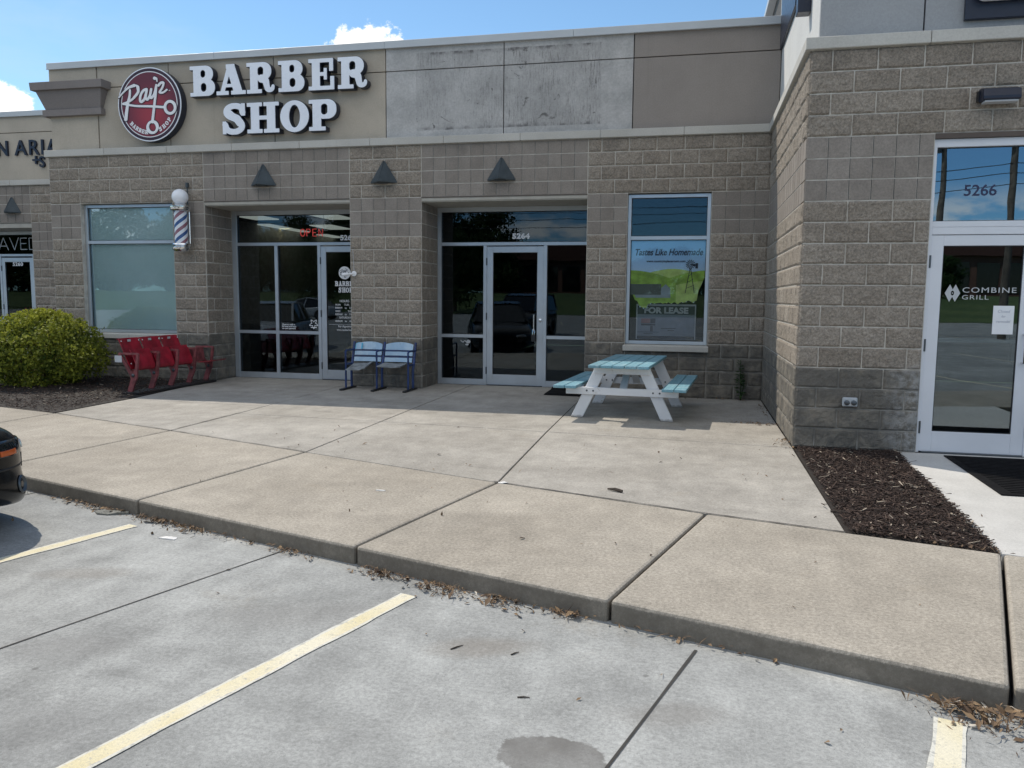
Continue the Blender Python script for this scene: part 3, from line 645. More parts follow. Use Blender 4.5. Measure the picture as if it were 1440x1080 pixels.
# lawn bank across the car park (mirrored in the shop windows)
g = MB(); xs = np.linspace(-160, 160, 33); V = []; F = []
prof = [(-62, LOT+.02), (-66, .15), (-72, .9), (-80, 1.7), (-95, 2.0), (-96, 2.0)]
for x in xs:
    for y, z in prof: V.append((x, y, z + (.3*vnoise(x*.05, y*.05, 2) if y < -65 else 0)))
for i in range(len(xs)-1):
    for k in range(len(prof)-1): F.append((i*6+k, i*6+k+1, (i+1)*6+k+1, (i+1)*6+k))
g.add(V, F); tag(g.build('grass_bank', M['lawn'], smooth='all'), 'green grass bank beyond the car park', None, kind='structure')
g = MB(); g.add([(-160, -108, 2.05), (160, -108, 2.05), (160, -95.5, 2.05), (-160, -95.5, 2.05)], [(0, 1, 2, 3)])
tag(g.build('road', M['asphalt'], fix=False), 'dark asphalt road on top of the bank', None, kind='structure')

# ============================================================ BUILDINGS
def split_cells(mb, org, ud, nd, u0, u1, z0, z1, rough=1.0, nu=None, nz=None, seed=0, tint=0.5, gap=0.0058):
    """one split-faced block: displaced rough face with ragged arrises"""
    w = u1-u0-2*gap; h = z1-z0-2*gap; nu = nu or max(3, int(round(w/.026))); nz = nz or 8
    a = np.linspace(0, 1, nu+1); b = np.linspace(0, 1, nz+1); A, B = np.meshgrid(a, b)
    U = u0+gap+A*w; Z = z0+gap+B*h
    ph = (seed*37) % 1000
    d = 0.40*vnoise(U*9+ph, Z*11, seed % 97)+0.36*vnoise(U*22+ph, Z*24, 3)+0.34*vnoise(U*52+ph, Z*52, 5)
    e = np.minimum(np.minimum(A, 1-A)*w, np.minimum(B, 1-B)*h); k = np.clip(e/.014, 0, 1)
    D = rough*(0.0 + 0.024*d*(0.15+0.85*k)) - 0.002*(1-k)
    jr = 0.0028*(vnoise(U*70+ph, Z*70, 8)-.5)*2*(1-k)
    U = U+jr; Z = Z+jr*0.8
    P = np.stack([org[0]+ud[0]*U+nd[0]*D, org[1]+ud[1]*U+nd[1]*D, Z], -1).reshape(-1, 3)
    i = np.arange(nu); j = np.arange(nz); I, J = np.meshgrid(i, j); q = (J*(nu+1)+I).ravel()
    F = np.stack([q, q+1, q+nu+2, q+nu+1], 1)
    # rim back to the mortar
    rim = list(range(nu+1)) + [(k_+1)*(nu+1)+nu for k_ in range(nz)] + [nz*(nu+1)+nu-1-k_ for k_ in range(nu)] + [(nz-1-k_)*(nu+1) for k_ in range(nz-1)]
    n0 = len(P); B_ = P[rim] - np.array([nd[0], nd[1], 0])*0.012; L = len(rim)
    R = [(rim[k_], n0+k_, n0+(k_+1) % L, rim[(k_+1) % L]) for k_ in range(L)]
    mb.add(np.concatenate([P, B_]), F.tolist()+R, tint)
def block_wall(mb_s, mb_g, mb_j, org, ud, nd, regions, par=0, rough=1.0, res=1.0, seed=1):
    """regions: (k0, k1, row0, row1, 'split'|'smooth'); k in half blocks along ud"""
    rs = random.Random(seed)
    for (k0, k1, r0, r1, kind) in regions:
        for r in range(r0, r1):
            z0, z1 = r*C8, (r+1)*C8
            if kind == 'split':
                js = [k0] + [j for j in range(int(math.ceil(k0+.001)), int(math.floor(k1-.001))+1) if (j+r+par) % 2 == 0] + [k1]
                for a, b in zip(js[:-1], js[1:]):
                    if b-a < .12: continue
                    split_cells(mb_s, org, ud, nd, a*C8, b*C8, z0, z1, rough, nu=max(3, int((b-a)*8*res)), nz=int(8*res), seed=rs.randint(1, 9999), tint=min(1, max(0, rs.gauss(.5, .20))))
            else:
                k = k0; gp = .0035
                while k < k1-.01:
                    b = min(k+1, k1); u0, u1 = k*C8+gp, b*C8-gp; h0, h1 = z0+.003, z1-.003
                    P = lambda u, z, d: (org[0]+ud[0]*u+nd[0]*d, org[1]+ud[1]*u+nd[1]*d, z)
                    V = [P(u0, h0, -.014), P(u1, h0, -.014), P(u1, h1, -.014), P(u0, h1, -.014), P(u0+.004, h0+.004, .002), P(u1-.004, h0+.004, .002), P(u1-.004, h1-.004, .002), P(u0+.004, h1-.004, .002)]
                    mb_g.add(V, [(0, 1, 5, 4), (1, 2, 6, 5), (2, 3, 7, 6), (3, 0, 4, 7), (4, 5, 6, 7)], min(1, max(0, rs.gauss(.5, .25))))
                    if k > k0:
                        a_ = k*C8; mb_j.add([P(a_-gp, z0+.006, -.0015), P(a_+gp, z0+.006, -.0015), P(a_+gp, z1-.006, -.0015), P(a_-gp, z1-.006, -.0015)], [(0, 1, 2, 3)], .5, 1)
                    k = b
def backing(mb, org, ud, nd, rects, depth=0.28):
    for (k0, k1, z0, z1) in rects:
        p = [(org[0]+ud[0]*k*C8+nd[0]*d, org[1]+ud[1]*k*C8+nd[1]*d) for d in (-.0025, -depth) for k in (k0, k1)]
        V = [(x, y, z) for z in (z0, z1) for (x, y) in p]
        mb.add(V, [(0, 2, 3, 1), (4, 5, 7, 6), (0, 1, 5, 4), (1, 3, 7, 5), (3, 2, 6, 7), (2, 0, 4, 6)])
TOP = 19*C8
def wall_parts(root, org, ud, nd, regions, par=0, rough=1.0, res=1.0, seed=1):
    for i, rg in enumerate(regions):
        s1, g1 = MB(), MB(); block_wall(s1, g1, g1, org, ud, nd, [rg], par, rough, res, seed+i*7)
        if rg[4] == 'split': s1.build('block_wall', M['split'], root, fix=False)
        else: g1.build('smooth_block_wall', [M['smooth'], M['score']], root, fix=False)
def core_parts(root, org, ud, nd, rects):
    for r in rects: b1 = MB(); backing(b1, org, ud, nd, [r]); b1.build('mortar_core', M['mortar'], root)
def boxpart(root, name, mat, *bx, bevel=0): m = MB(); m.box(*bx); return m.build(name, mat, root, bevel=bevel)
FR_D = 0.8128
def storefront(root, x0, x1, y, verts, zbar, zlow, door, frame_mat, glass_mat, doorglass, z1=3.03, jamb=.06):
    """aluminium shopfront: frame with a transom, side lights; door leaf with stiles, hinges, pull"""
    f = MB(); yb = y+.11; D0 = y
    f.box(x0, x0+jamb, D0, yb, 0, z1); f.box(x1-jamb, x1, D0, yb, 0, z1)
    f.box(x0+jamb, x1-jamb, D0+.001, yb, z1-.075, z1); f.box(x0+jamb, x1-jamb, D0+.002, yb, zbar-.055, zbar)
    for (a, b) in verts: f.box(a, b, D0+.003, yb, 0, zbar-.055)
    # low rails and sill in each side light
    edges = [x0+jamb]+[v for ab in verts for v in ab]+[x1-jamb]
    bays = list(zip(edges[0::2], edges[1::2])); panes = []
    for (a, b) in bays:
        if door and abs(a-door[0]) < .02: continue
        f.box(a, b, D0+.004, yb, zlow-.055, zlow); f.box(a, b, D0+.005, yb, 0.0, .10)
        panes += [(a, b, zlow, zbar-.055), (a, b, .10, zlow-.055)]
    panes.append((x0+jamb, x1-jamb, zbar, z1-.075))
    fr = f.build('storefront_frame', frame_mat, root, bevel=.003)
    for (a, b, c, d) in panes:
        m = MB(); m.box(a-.004, b+.004, y+.045, y+.051, c-.004, d+.004); m.build('window_pane', glass_mat, fr)
    gk = MB()
    for (a, b, c, d) in panes:                                     # black glazing gaskets
        e = .008
        gk.box(a, b, y+.036, y+.044, c, c+e); gk.box(a, b, y+.036, y+.044, d-e, d); gk.box(a, a+e, y+.036, y+.044, c+e, d-e); gk.box(b-e, b, y+.036, y+.044, c+e, d-e)
    gk.build('gasket', M['black'], fr)
    dr = None
    if door:
        a, b, zt, st, top, bot, side = door; m = MB(); yd = y+.012
        if zbar-.055-zt > .03:
            q = MB(); q.box(a, b, D0+.0045, yb, zt+.005, zbar-.055); q.build('door_header', frame_mat, fr, bevel=.003)
        m.box(a, a+st, yd, yd+.045, .012, zt); m.box(b-st, b, yd, yd+.045, .012, zt)
        m.box(a+st, b-st, yd+.001, yd+.044, zt-top, zt); m.box(a+st, b-st, yd+.001, yd+.044, .012, .012+bot)
        dr = m.build('door', frame_mat, root, bevel=.003)
        m = MB(); m.box(a+st-.005, b-st+.005, yd+.02, yd+.026, .012+bot-.004, zt-top+.004); m.build('door_glass', doorglass, dr)
        m = MB(); e = .007
        for (p, q, c, d) in ((a+st, b-st, .012+bot, .012+bot+e), (a+st, b-st, zt-top-e, zt-top), (a+st, a+st+e, .012+bot+e, zt-top-e), (b-st-e, b-st, .012+bot+e, zt-top-e)): m.box(p, q, yd+.011, yd+.0195, c, d)
        m.build('gasket', M['black'], dr)
        hx = a-.004 if side == 'L' else b+.004
        for hz_ in (.25, zt*.5, zt-.25):
            m = MB(); m.tube([(hx, yd-.006, hz_-.06), (hx, yd-.006, hz_+.06)], .011, 10); m.build('hinge', M['hinge'], dr, smooth=True)
        m = MB(); m.box(a+.02, b-.02, y-.03, y+.10, .001, .012); m.build('threshold', M['hinge'], dr)
    return fr, dr

# ---------------- middle building: the barber shop and the vacant shop
mid = thing('shop_building', 'grey block shop building with tan stucco top, two recessed glass storefronts and picture windows', 'building', (-6.1, 0, 0))
ux, nm = (-1, 0), (0, -1)
wins = [(4, 10), (48, 57)]; opens = [(13, 26), (32, 45)]
solid = [(0, 4), (10, 13), (26, 32), (45, 48), (57, 60)]
R = []
for a, b in solid: R += [(a, b, 0, 12, 'split'), (a, b, 12, 15, 'smooth')]
R += [(0, 13, 15, 19, 'split'), (13, 26, 15, 19, 'smooth'), (26, 32, 15, 19, 'split'), (32, 45, 15, 19, 'smooth'), (45, 60, 15, 19, 'split')]
wall_parts(mid, (0, 0), ux, nm, R, 0, 1.0, 1.0, 11)
for a, b in wins:                                                # below the sills, with a cut course
    s1 = MB(); block_wall(s1, s1, s1, (0, 0), ux, nm, [(a, b, 0, 3, 'split')], 0, 1.0, 1.0, 40+a)
    for k in range(a, b, 2): split_cells(s1, (0, 0), ux, nm, k*C8, min(k+2, b)*C8, 3*C8, 3*C8+.09, .8, nu=14, nz=4, seed=k+71, tint=.4)
    s1.build('block_wall', M['split'], mid, fix=False)
for k, s, rs_ in ((45, 1, 1.0), (26, 1, 1.0), (13, -1, .6), (32, -1, .6)):          # entrance jambs
    wall_parts(mid, (-k*C8, 0.012), (0, 1), (s, 0), [(0.0, 3.92, 0, 12, 'split'), (0.0, 3.92, 12, 15, 'smooth')], 1, .45, rs_, 50+k)
    x = -k*C8; boxpart(mid, 'mortar_core', M['mortar'], *((x-.19, x-.0025) if s > 0 else (x+.0025, x+.19)), .281, FR_D+.2, 0, 15*C8-.001)
wall_parts(mid, (-60*C8, 0.012), (0, 1), (-1, 0), [(0.0, 15, 0, 19, 'split')], 1, .9, .5, 33)
core_parts(mid, (0, 0), ux, nm, [(a, b, 0, 15*C8) for a, b in solid]+[(a, b, 0, .70) for a, b in wins]+[(0, 60, 15*C8, TOP)])
boxpart(mid, 'mortar_core', M['mortar'], -60*C8+.0025, -60*C8+.28, .281, 3.0, 0, TOP)
# stone band, stucco panels, coping
def band(root, x0, x1, y, z0, z1, step, mat='stone', proud=.05, back=.12):
    m = MB(); n = max(1, int(round((x1-x0)/step))); w = (x1-x0)/n
    for i in range(n): m.box(x0+i*w+.003, x0+(i+1)*w-.003, y-proud, y+back, z0, z1, t=.4+.2*random.random())
    m.box(x0+.01, x1-.01, y-proud+.012, y+back-.01, z0+.006, z1-.006)
    return m.build('stone_band', M[mat], root, bevel=.006)
band(mid, -60*C8-.05, -.012, 0, TOP, TOP+.115, 1.22)
PY = .085; ZB, ZM, ZT = TOP+.117, 5.018, 5.365
cols = [(-11.2, -9.80, 'stucco_tan'), (-9.80, -7.85, 'stucco_tan'), (-7.85, -5.90, 'stucco_tan'), (-5.90, -3.975, 'stucco_ghost'), (-3.975, -2.0, 'stucco_ghost'), (-2.0, .085, 'stucco_brown')]
for (a, b, mt) in cols:
    m = MB(); m.box(a+.007, b-.007, PY, PY+.06, ZB, ZM-.007); m.box(a+.007, b-.007, PY, PY+.06, ZM+.007, ZT); m.build('stucco_panel', M[mt], mid, bevel=.003)
m = MB(); m.box(-60*C8+.03, -11.207, PY-.012, PY+.05, ZB, ZT); m.build('stucco_pilaster', M['stucco_tan'], mid, bevel=.004)
m = MB(); m.box(-60*C8+.06, .10, PY+.055, PY+.30, TOP+.1, ZT); m.build('parapet_core', M['score'], mid)
m = MB()
for (a, b) in ((-12.17, -8.9), (-8.9, -5.9), (-5.9, -2.9), (-2.9, .10)):
    m.box(a+.0015, b-.0015, PY-.055, PY+.34, ZT, ZT+.105); m.box(a+.0015, b-.0015, PY-.062, PY-.050, ZT-.008, ZT+.012)
m.build('coping', M['coping'], mid, bevel=.004)
cap = MB()                                                       # stepped capital of the corner pier
def frus(mb, z0, z1, o0, o1, x0=-12.16, x1=-11.14, y0=.06, yb=.25):
    V = []
    for z, o in ((z0, o0), (z1, o1)): V += [(x0-o, y0-o, z), (x1+o, y0-o, z), (x1+o, yb, z), (x0-o, yb, z)]
    mb.add(V, [(3, 2, 1, 0), (4, 5, 6, 7), (0, 1, 5, 4), (1, 2, 6, 5), (2, 3, 7, 6), (3, 0, 4, 7)])
frus(cap, 4.555, 4.665, .085, .085); frus(cap, 4.665, 4.975, .045, .150); frus(cap, 4.975, 5.105, .205, .215); frus(cap, 5.105, 5.125, .215, .12)
cap.build('pier_capital', M['stucco_dark'], mid, bevel=.004)
m = MB(); m.box(-60*C8+.1, .1, .38, 14, 4.9, 5.0); m.build('roof', M['roof'], mid)
m = MB(); m.box(-60*C8+.02, -60*C8+.25, 3.0, 14, 0, 5.3); m.box(-12, .05, 13.8, 14, 0, 4.9); m.build('rear_wall', M['mortar'], mid)
# soffits of the two entrances
for a, b in opens:
    m = MB(); m.box(-b*C8, -a*C8, .02, FR_D+.12, 15*C8-.075, 15*C8-.012); m.box(-b*C8+.002, -a*C8-.002, .006, .0195, 15*C8-.060, 15*C8-.004); m.build('soffit', M['soffit'], mid, bevel=.003)
    m = MB(); m.box(-b*C8, -a*C8, -.004, .03, 15*C8-.012, 15*C8+.002); m.build('lintel_angle', M['bronze'], mid)
ZS = 15*C8-.076
sf1, dr1 = storefront(mid, -45*C8+.004, -32*C8-.004, FR_D, [(-8.318, -8.258), (-7.49, -7.43), ], 2.415, .855, (-7.43, -6.602, 2.345, .10, .10, .165, 'L'), M['alu'], M['glass'], M['glass'], ZS, .09)
sf2, dr2 = storefront(mid, -26*C8+.004, -13*C8-.004, FR_D, [(-4.478, -4.418), (-3.455, -3.395)], 2.395, .855, (-4.418, -3.455, 2.325, .105, .10, .175, 'L'), M['alu'], M['glass'], M['glass'], ZS, .065)
def pull(dr, x, y, z0, z1, mat='chrome', off=.06):
    m = MB(); m.tube([(x, y, z0), (x, y-off, z0), (x, y-off, z1), (x, y, z1)], .011, 10); return m.build('door_handle', M[mat], dr, smooth=True)
pull(dr2, -3.60, FR_D+.015, .93, 1.20); pull(dr1, -6.58, FR_D+.015, .93, 1.20)
m = MB(); m.lathe([(.026, 0), (.026, .012), (.02, .016)], (-3.50, FR_D+.010, 1.11), (0, -1, 0), 16); m.build('door_lock', M['chrome'], dr2, smooth=True)
# picture windows: frame, sill, panes
def picture_window(root, x0, x1, zs, zt, zbar, y, glass, sillparts):
    f = MB(); e = .05; yb = y+.10
    f.box(x0, x0+e, y, yb, zs, zt); f.box(x1-e, x1, y, yb, zs, zt); f.box(x0+e, x1-e, y+.001, yb, zt-e, zt); f.box(x0+e, x1-e, y+.001, yb, zs, zs+e); f.box(x0+e, x1-e, y+.002, yb, zbar-.055, zbar)
    fr = f.build('window_frame', M['alu'], root, bevel=.003)
    for c, d in ((zs+e, zbar-.055), (zbar, zt-e)):
        m = MB(); m.box(x0+e-.004, x1-e+.004, y+.045, y+.051, c-.004, d+.004); m.build('window_pane', glass, fr)
        m = MB(); k = .008
        for (p, q, a, b) in ((x0+e, x1-e, c, c+k), (x0+e, x1-e, d-k, d), (x0+e, x0+e+k, c+k, d-k), (x1-e-k, x1-e, c+k, d-k)): m.box(p, q, y+.036, y+.044, a, b)
        m.build('gasket', M['black'], fr)
    m = MB(); n = sillparts; w = (x1-x0+.06)/n
    for i in range(n): m.prism([(y-.14, zs-.10), (y+.06, zs-.10), (y+.06, zs-.001), (y-.14, zs-.02)], lambda a, b, i=i: (x0-.03+i*w+.0025, a, b), lambda a, b, i=i: (x0-.03+(i+1)*w-.0025, a, b))
    m.build('window_sill', M['stone'], root, bevel=.005)
    return fr
fr_l = picture_window(mid, -57*C8+.004, -48*C8-.004, .805, 3.035, 2.415, .085, M['glass_left'], 2)
fr_r = picture_window(mid, -10*C8+.004, -4*C8-.004, .795, 3.03, 2.415, .055, M['glass_clear'], 1)
t = NT('roller_blind'); c = t.mix(t.ss(t.noise(1.2, 4), 0.3, 0.7), (0.66, 0.75, 0.72), (0.74, 0.81, 0.785)); M['blind'] = t.fin(c, 0.7)
m = MB(); m.box(-57*C8+.06, -48*C8-.06, .165, .17, .86, 2.99); m.build('roller_blind', M['blind'], mid)
# rooms behind the glass: dark walls, floor, ceiling, lit ceiling panels in the barber shop
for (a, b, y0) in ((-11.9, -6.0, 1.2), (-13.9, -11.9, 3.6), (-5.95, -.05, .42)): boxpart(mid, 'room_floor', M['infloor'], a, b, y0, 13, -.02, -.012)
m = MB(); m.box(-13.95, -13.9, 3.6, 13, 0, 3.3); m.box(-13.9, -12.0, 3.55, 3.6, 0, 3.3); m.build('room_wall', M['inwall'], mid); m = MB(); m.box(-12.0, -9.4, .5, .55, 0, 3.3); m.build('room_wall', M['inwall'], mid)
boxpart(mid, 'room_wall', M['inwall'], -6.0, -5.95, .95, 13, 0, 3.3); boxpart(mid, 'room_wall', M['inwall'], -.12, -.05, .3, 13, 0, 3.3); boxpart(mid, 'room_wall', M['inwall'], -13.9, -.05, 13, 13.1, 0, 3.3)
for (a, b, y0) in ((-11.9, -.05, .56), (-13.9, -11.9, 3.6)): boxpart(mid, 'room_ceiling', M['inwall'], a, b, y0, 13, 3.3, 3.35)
for (x, y) in ((-11.0, 4.75), (-9.15, 4.9), (-11.9, 7.1), (-11.95, 8.2), (-10.4, 7.5), (-11.9, 10.4)):
    m = MB(); m.box(x-.3, x+.3, y-.6, y+.6, 3.27, 3.295); m.build('ceiling_light', M['tube'], mid)
m = MB()                                                          # barber's counter and chair backs, just visible in the dark
m.box(-9.9, -9.5, 2.6, 6.5, 0, .9); m.build('counter', M['infloor'], mid, bevel=.01); boxpart(mid, 'counter', M['infloor'], -3.2, -1.4, 5.5, 6.1, 0, 1.05, bevel=.01)

# ---------------- right building
rgt = thing('restaurant_building', 'taller block restaurant unit stepping forward on the right with white framed glass door', 'building', (2.5, -3.86, 0))
WY = -19*C8
DO0 = 5.65; DO1 = 15.5
wall_parts(rgt, (0, WY), (1, 0), (0, -1), [(0, DO0, 0, 12, 'split'), (0, DO0, 12, 15, 'smooth'), (0, 32, 15, 19, 'split'), (DO1, 32, 0, 12, 'split'), (DO1, 32, 12, 15, 'smooth')], 1, 1.0, 1.5, 5)
wall_parts(rgt, (0, WY), (0, 1), (-1, 0), [(0, 19, 0, 12, 'split'), (0, 19, 12, 15, 'smooth'), (0, 19, 15, 19, 'split')], 0, 0.8, 1.25, 6)
core_parts(rgt, (0, WY), (1, 0), (0, -1), [(.045, DO0, 0, 15*C8), (DO1, 32, 0, 15*C8), (.045, 32, 15*C8, TOP)])
boxpart(rgt, 'mortar_core', M['mortar'], .0025, .28, WY+.285, .05, 0, TOP)
m = MB()
for i in range(6): m.box(-.05+i*1.1+.0025 if i else -.05, -.05+(i+1)*1.1-.0025, WY-.05, WY+.12, TOP, TOP+.112)
for i in range(3): m.box(-.0502, .12, WY+.123+i*1.24, WY+.123+(i+1)*1.24-.005, TOP, TOP+.112)
m.build('stone_band', M['stone'], rgt, bevel=.006)
WT = 6.4
m = MB(); m.box(.085, 1.003, WY+.085, WY+.15, TOP+.114, WT); m.box(1.017, 3.4, WY+.085, WY+.15, TOP+.114, WT); m.box(3.414, 6.5, WY+.085, WY+.15, TOP+.114, WT); m.build('stucco_panel', M['stucco_grey'], rgt, bevel=.003)
m = MB(); m.box(.088, .15, WY+.152, .5, TOP+.114, WT); m.build('side_stucco', M['stucco_side'], rgt, bevel=.002)
m = MB(); m.box(.153, 6.5, WY+.152, WY+.3, TOP+.05, WT); m.box(.153, .35, WY+.3, 8, TOP+.05, WT); m.build('parapet_core', M['score'], rgt)
m = MB(); m.box(.03, 6.5, WY+.03, WY+.36, WT, WT+.1); m.box(.03, .4, WY+.36, 8, WT, WT+.1); m.build('coping', M['coping'], rgt, bevel=.004)
m = MB(); m.box(.35, 6.5, WY+.3, 8, 5.2, 5.3); m.build('roof', M['roof'], rgt)
DX0, DX1 = DO0*C8, DO1*C8
m = MB(); m.box(DX0, DX1, WY-.006, WY+.03, 15*C8-.048, 15*C8-.002); m.build('lintel_angle', M['bronze'], rgt)
sf3, dr3 = storefront(rgt, DX0+.002, DX1-.002, WY+.025, [(2.10, 2.16), (3.0-.06, 3.0)], 2.235, .855, (DX0+.032, 2.10, 2.105, .112, .10, .20, 'L'), M['whiteframe'], M['glass_right'], M['glass_door'], 15*C8-.05, .03)
m = MB(); m.tube([(2.035, WY+.04, .90), (2.035, WY-.03, .90), (2.035, WY-.03, 1.17), (2.035, WY+.04, 1.17)], .014, 10); m.build('door_handle', M['chrome'], dr3, smooth=True)
m = MB(); m.box(1.30, 1.985, WY+.075, WY+.10, 1.085, 1.125); m.build('push_bar', M['whiteframe'], dr3, bevel=.004)
m = MB(); m.tube([(1.965, WY+.073, 1.15), (1.965, WY+.13, 1.15), (1.965, WY+.13, .90), (1.965, WY+.073, .90)], .012, 8); m.build('inner_handle', M['black'], dr3, smooth=True)
m = MB(); m.box(.4, 6.4, WY+.3, WY+8, -.02, -.012); m.build('room_floor', M['infloor'], rgt)
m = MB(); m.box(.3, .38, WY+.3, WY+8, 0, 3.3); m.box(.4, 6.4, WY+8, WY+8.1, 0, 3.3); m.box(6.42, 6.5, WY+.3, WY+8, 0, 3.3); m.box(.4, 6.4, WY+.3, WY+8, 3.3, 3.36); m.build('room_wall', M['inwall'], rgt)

# ---------------- left building, set back
lft = thing('salon_building', 'set back tan and grey salon unit at the far left behind the bush', 'building', (-16, 3.0, 0))
LY = 3.0; LX = -12.2
LO = int(round((LX+15.42)/C8))                                  # right edge of the opening, in half blocks from the corner
wall_parts(lft, (LX, LY), (-1, 0), (0, -1), [(0, LO, 0, 12, 'split'), (0, LO, 12, 15, 'smooth'), (0, LO, 15, 19, 'split'), (LO, LO+16, 15, 19, 'smooth'), (LO+16, LO+48, 0, 19, 'split')], 0, 1.0, .75, 8)
LXo = LX-LO*C8
core_parts(lft, (LX, LY), (-1, 0), (0, -1), [(0, LO, 0, 15*C8), (0, LO+112, 15*C8, TOP), (LO+16, LO+112, 0, 15*C8)])
boxpart(lft, 'mortar_core', M['mortar'], LXo+.001, LXo+.2, LY+.281, LY+1, 0, 15*C8-.001)
band(lft, LX-26-.0, LX+.0, LY, TOP, TOP+.115, 1.22)
m = MB(); m.box(LX-26, LX, LY+.085, LY+.15, TOP+.117, 5.02-.007); m.box(LX-26, LX, LY+.085, LY+.15, 5.027, 5.36); m.build('stucco_panel', M['stucco_tan'], lft, bevel=.003)
m = MB(); m.box(LX-26, LX, LY+.152, LY+.4, TOP+.1, 5.36); m.build('parapet_core', M['score'], lft)
m = MB(); m.box(LX-26, LX, LY+.03, LY+.42, 5.36, 5.47); m.build('coping', M['coping'], lft, bevel=.004)
m = MB(); m.box(LX-26, LX, LY+.4, 14, 4.9, 5.0); m.build('roof', M['roof'], lft)
m = MB(); m.box(LXo-3.3, LXo, LY+.02, LY+.95, 15*C8-.11, 15*C8-.012); m.build('soffit', M['soffit'], lft)
sf0, dr0 = storefront(lft, LXo-3.3, LXo-.004, LY+.8, [(LXo-1.72, LXo-1.66), (LXo-.78, LXo-.72)], 2.405, .85, (LXo-1.66, LXo-.78, 2.32, .09, .10, .17, 'L'), M['alu'], M['glass'], M['glass'], 2.93, .06)
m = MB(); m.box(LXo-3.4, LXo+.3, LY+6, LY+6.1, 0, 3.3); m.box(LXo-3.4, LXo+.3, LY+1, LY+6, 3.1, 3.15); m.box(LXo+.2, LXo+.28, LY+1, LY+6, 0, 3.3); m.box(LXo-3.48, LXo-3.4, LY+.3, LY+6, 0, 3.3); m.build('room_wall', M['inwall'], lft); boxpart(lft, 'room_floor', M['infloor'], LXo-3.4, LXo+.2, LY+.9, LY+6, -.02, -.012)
# ============================================================ SIGNS
SGN = PY                                                          # stucco face
# channel letters
sg = thing('shop_sign', 'white slab letters spelling BARBER SHOP on the tan wall', 'sign', (-7.7, SGN, 4.1))
def letter(ch, x, z, w, h, root):
    off = .020
    V, F = glyph(slab(ch), off=off, depth=.125, cell=.012); V = V.copy(); V[:, 2] += .02
    f = wallmap(x, SGN, z, w, h); Vw = f(V)
    m = MB(); m.add(Vw, F); body = m.build('letter', M['navy'], root, fix=False)
    V, F = glyph(slab(ch), off=0.006, depth=.012, cell=.012); V = V.copy(); V[:, 2] += .1435
    m = MB(); m.add(wallmap(x, SGN, z, w, h)(V), F); m.build('letter_face', M['letterface'], body, fix=False)
ws = .492
for ch, x in zip('BARBER', (-9.285, -8.80, -8.245, -7.68, -7.15, -6.645)): letter(ch, x, 4.755, (.50 if ch != 'A' else .535), .478, sg)
for ch, x in zip('SHOP', (-8.715, -8.255, -7.665, -7.155)): letter(ch, x, 4.125, {'S': .52, 'H': .565, 'O': .54, 'P': .54}[ch], .478, sg)

# round sign: script lettering crossed by scissors
rs_ = thing('round_sign', 'round maroon sign with white script and scissors beside the white letters', 'sign', (-10.06, SGN, 4.66))
RC = (-10.06, 4.655); RR = .605
t = NT('sign_red'); X, Y, Z = t.xyz()
d = t.math('SQRT', t.math('ADD', t.math('POWER', t.math('SUBTRACT', X, -10.02), 2.0), t.math('POWER', t.math('SUBTRACT', Z, 4.52), 2.0)))
c = t.mix(t.ss(d, 0.05, 0.55), (0.36, 0.035, 0.050), (0.135, 0.018, 0.034)); M['signred'] = t.fin(c, 0.35)
M['signplum'] = m_plain('sign_plum', (0.035, 0.012, 0.026), 0.4)
def circ(r, n=72): return [(r*math.cos(2*math.pi*i/n), r*math.sin(2*math.pi*i/n)) for i in range(n)]
def disc(name, r, y0, y1, mat, root, bevel=0):
    m = MB(); m.prism(circ(r), lambda a, b: (RC[0]+a, y0, RC[1]+b), lambda a, b: (RC[0]+a, y1, RC[1]+b)); return m.build(name, mat, root, bevel=bevel)
disc('sign_cabinet', RR, SGN-.16, SGN-.02, M['navy'], rs_)
disc('rim', RR-.001, SGN-.172, SGN-.161, M['letterface'], rs_)
disc('border', RR-.018, SGN-.175, SGN-.1725, M['signplum'], rs_)
disc('sign_face', RR*.868, SGN-.178, SGN-.1755, M['signred'], rs_)
def ringline(name, r0, r1, y, mat, root):
    V, F = fill([np.array(circ(r1)), np.array(circ(r0))], .002); m = MB(); m.add(wallmap(RC[0], y, RC[1])(V), F); m.build(name, mat, root, fix=False)
ringline('ring_line', RR*.868, RR*.868+.014, SGN-.1755, M['vinyl'], rs_)
def zc(px, py): return ((px-480)/355.0, (550-py)/425.0)           # traced on the photo, in disc radii
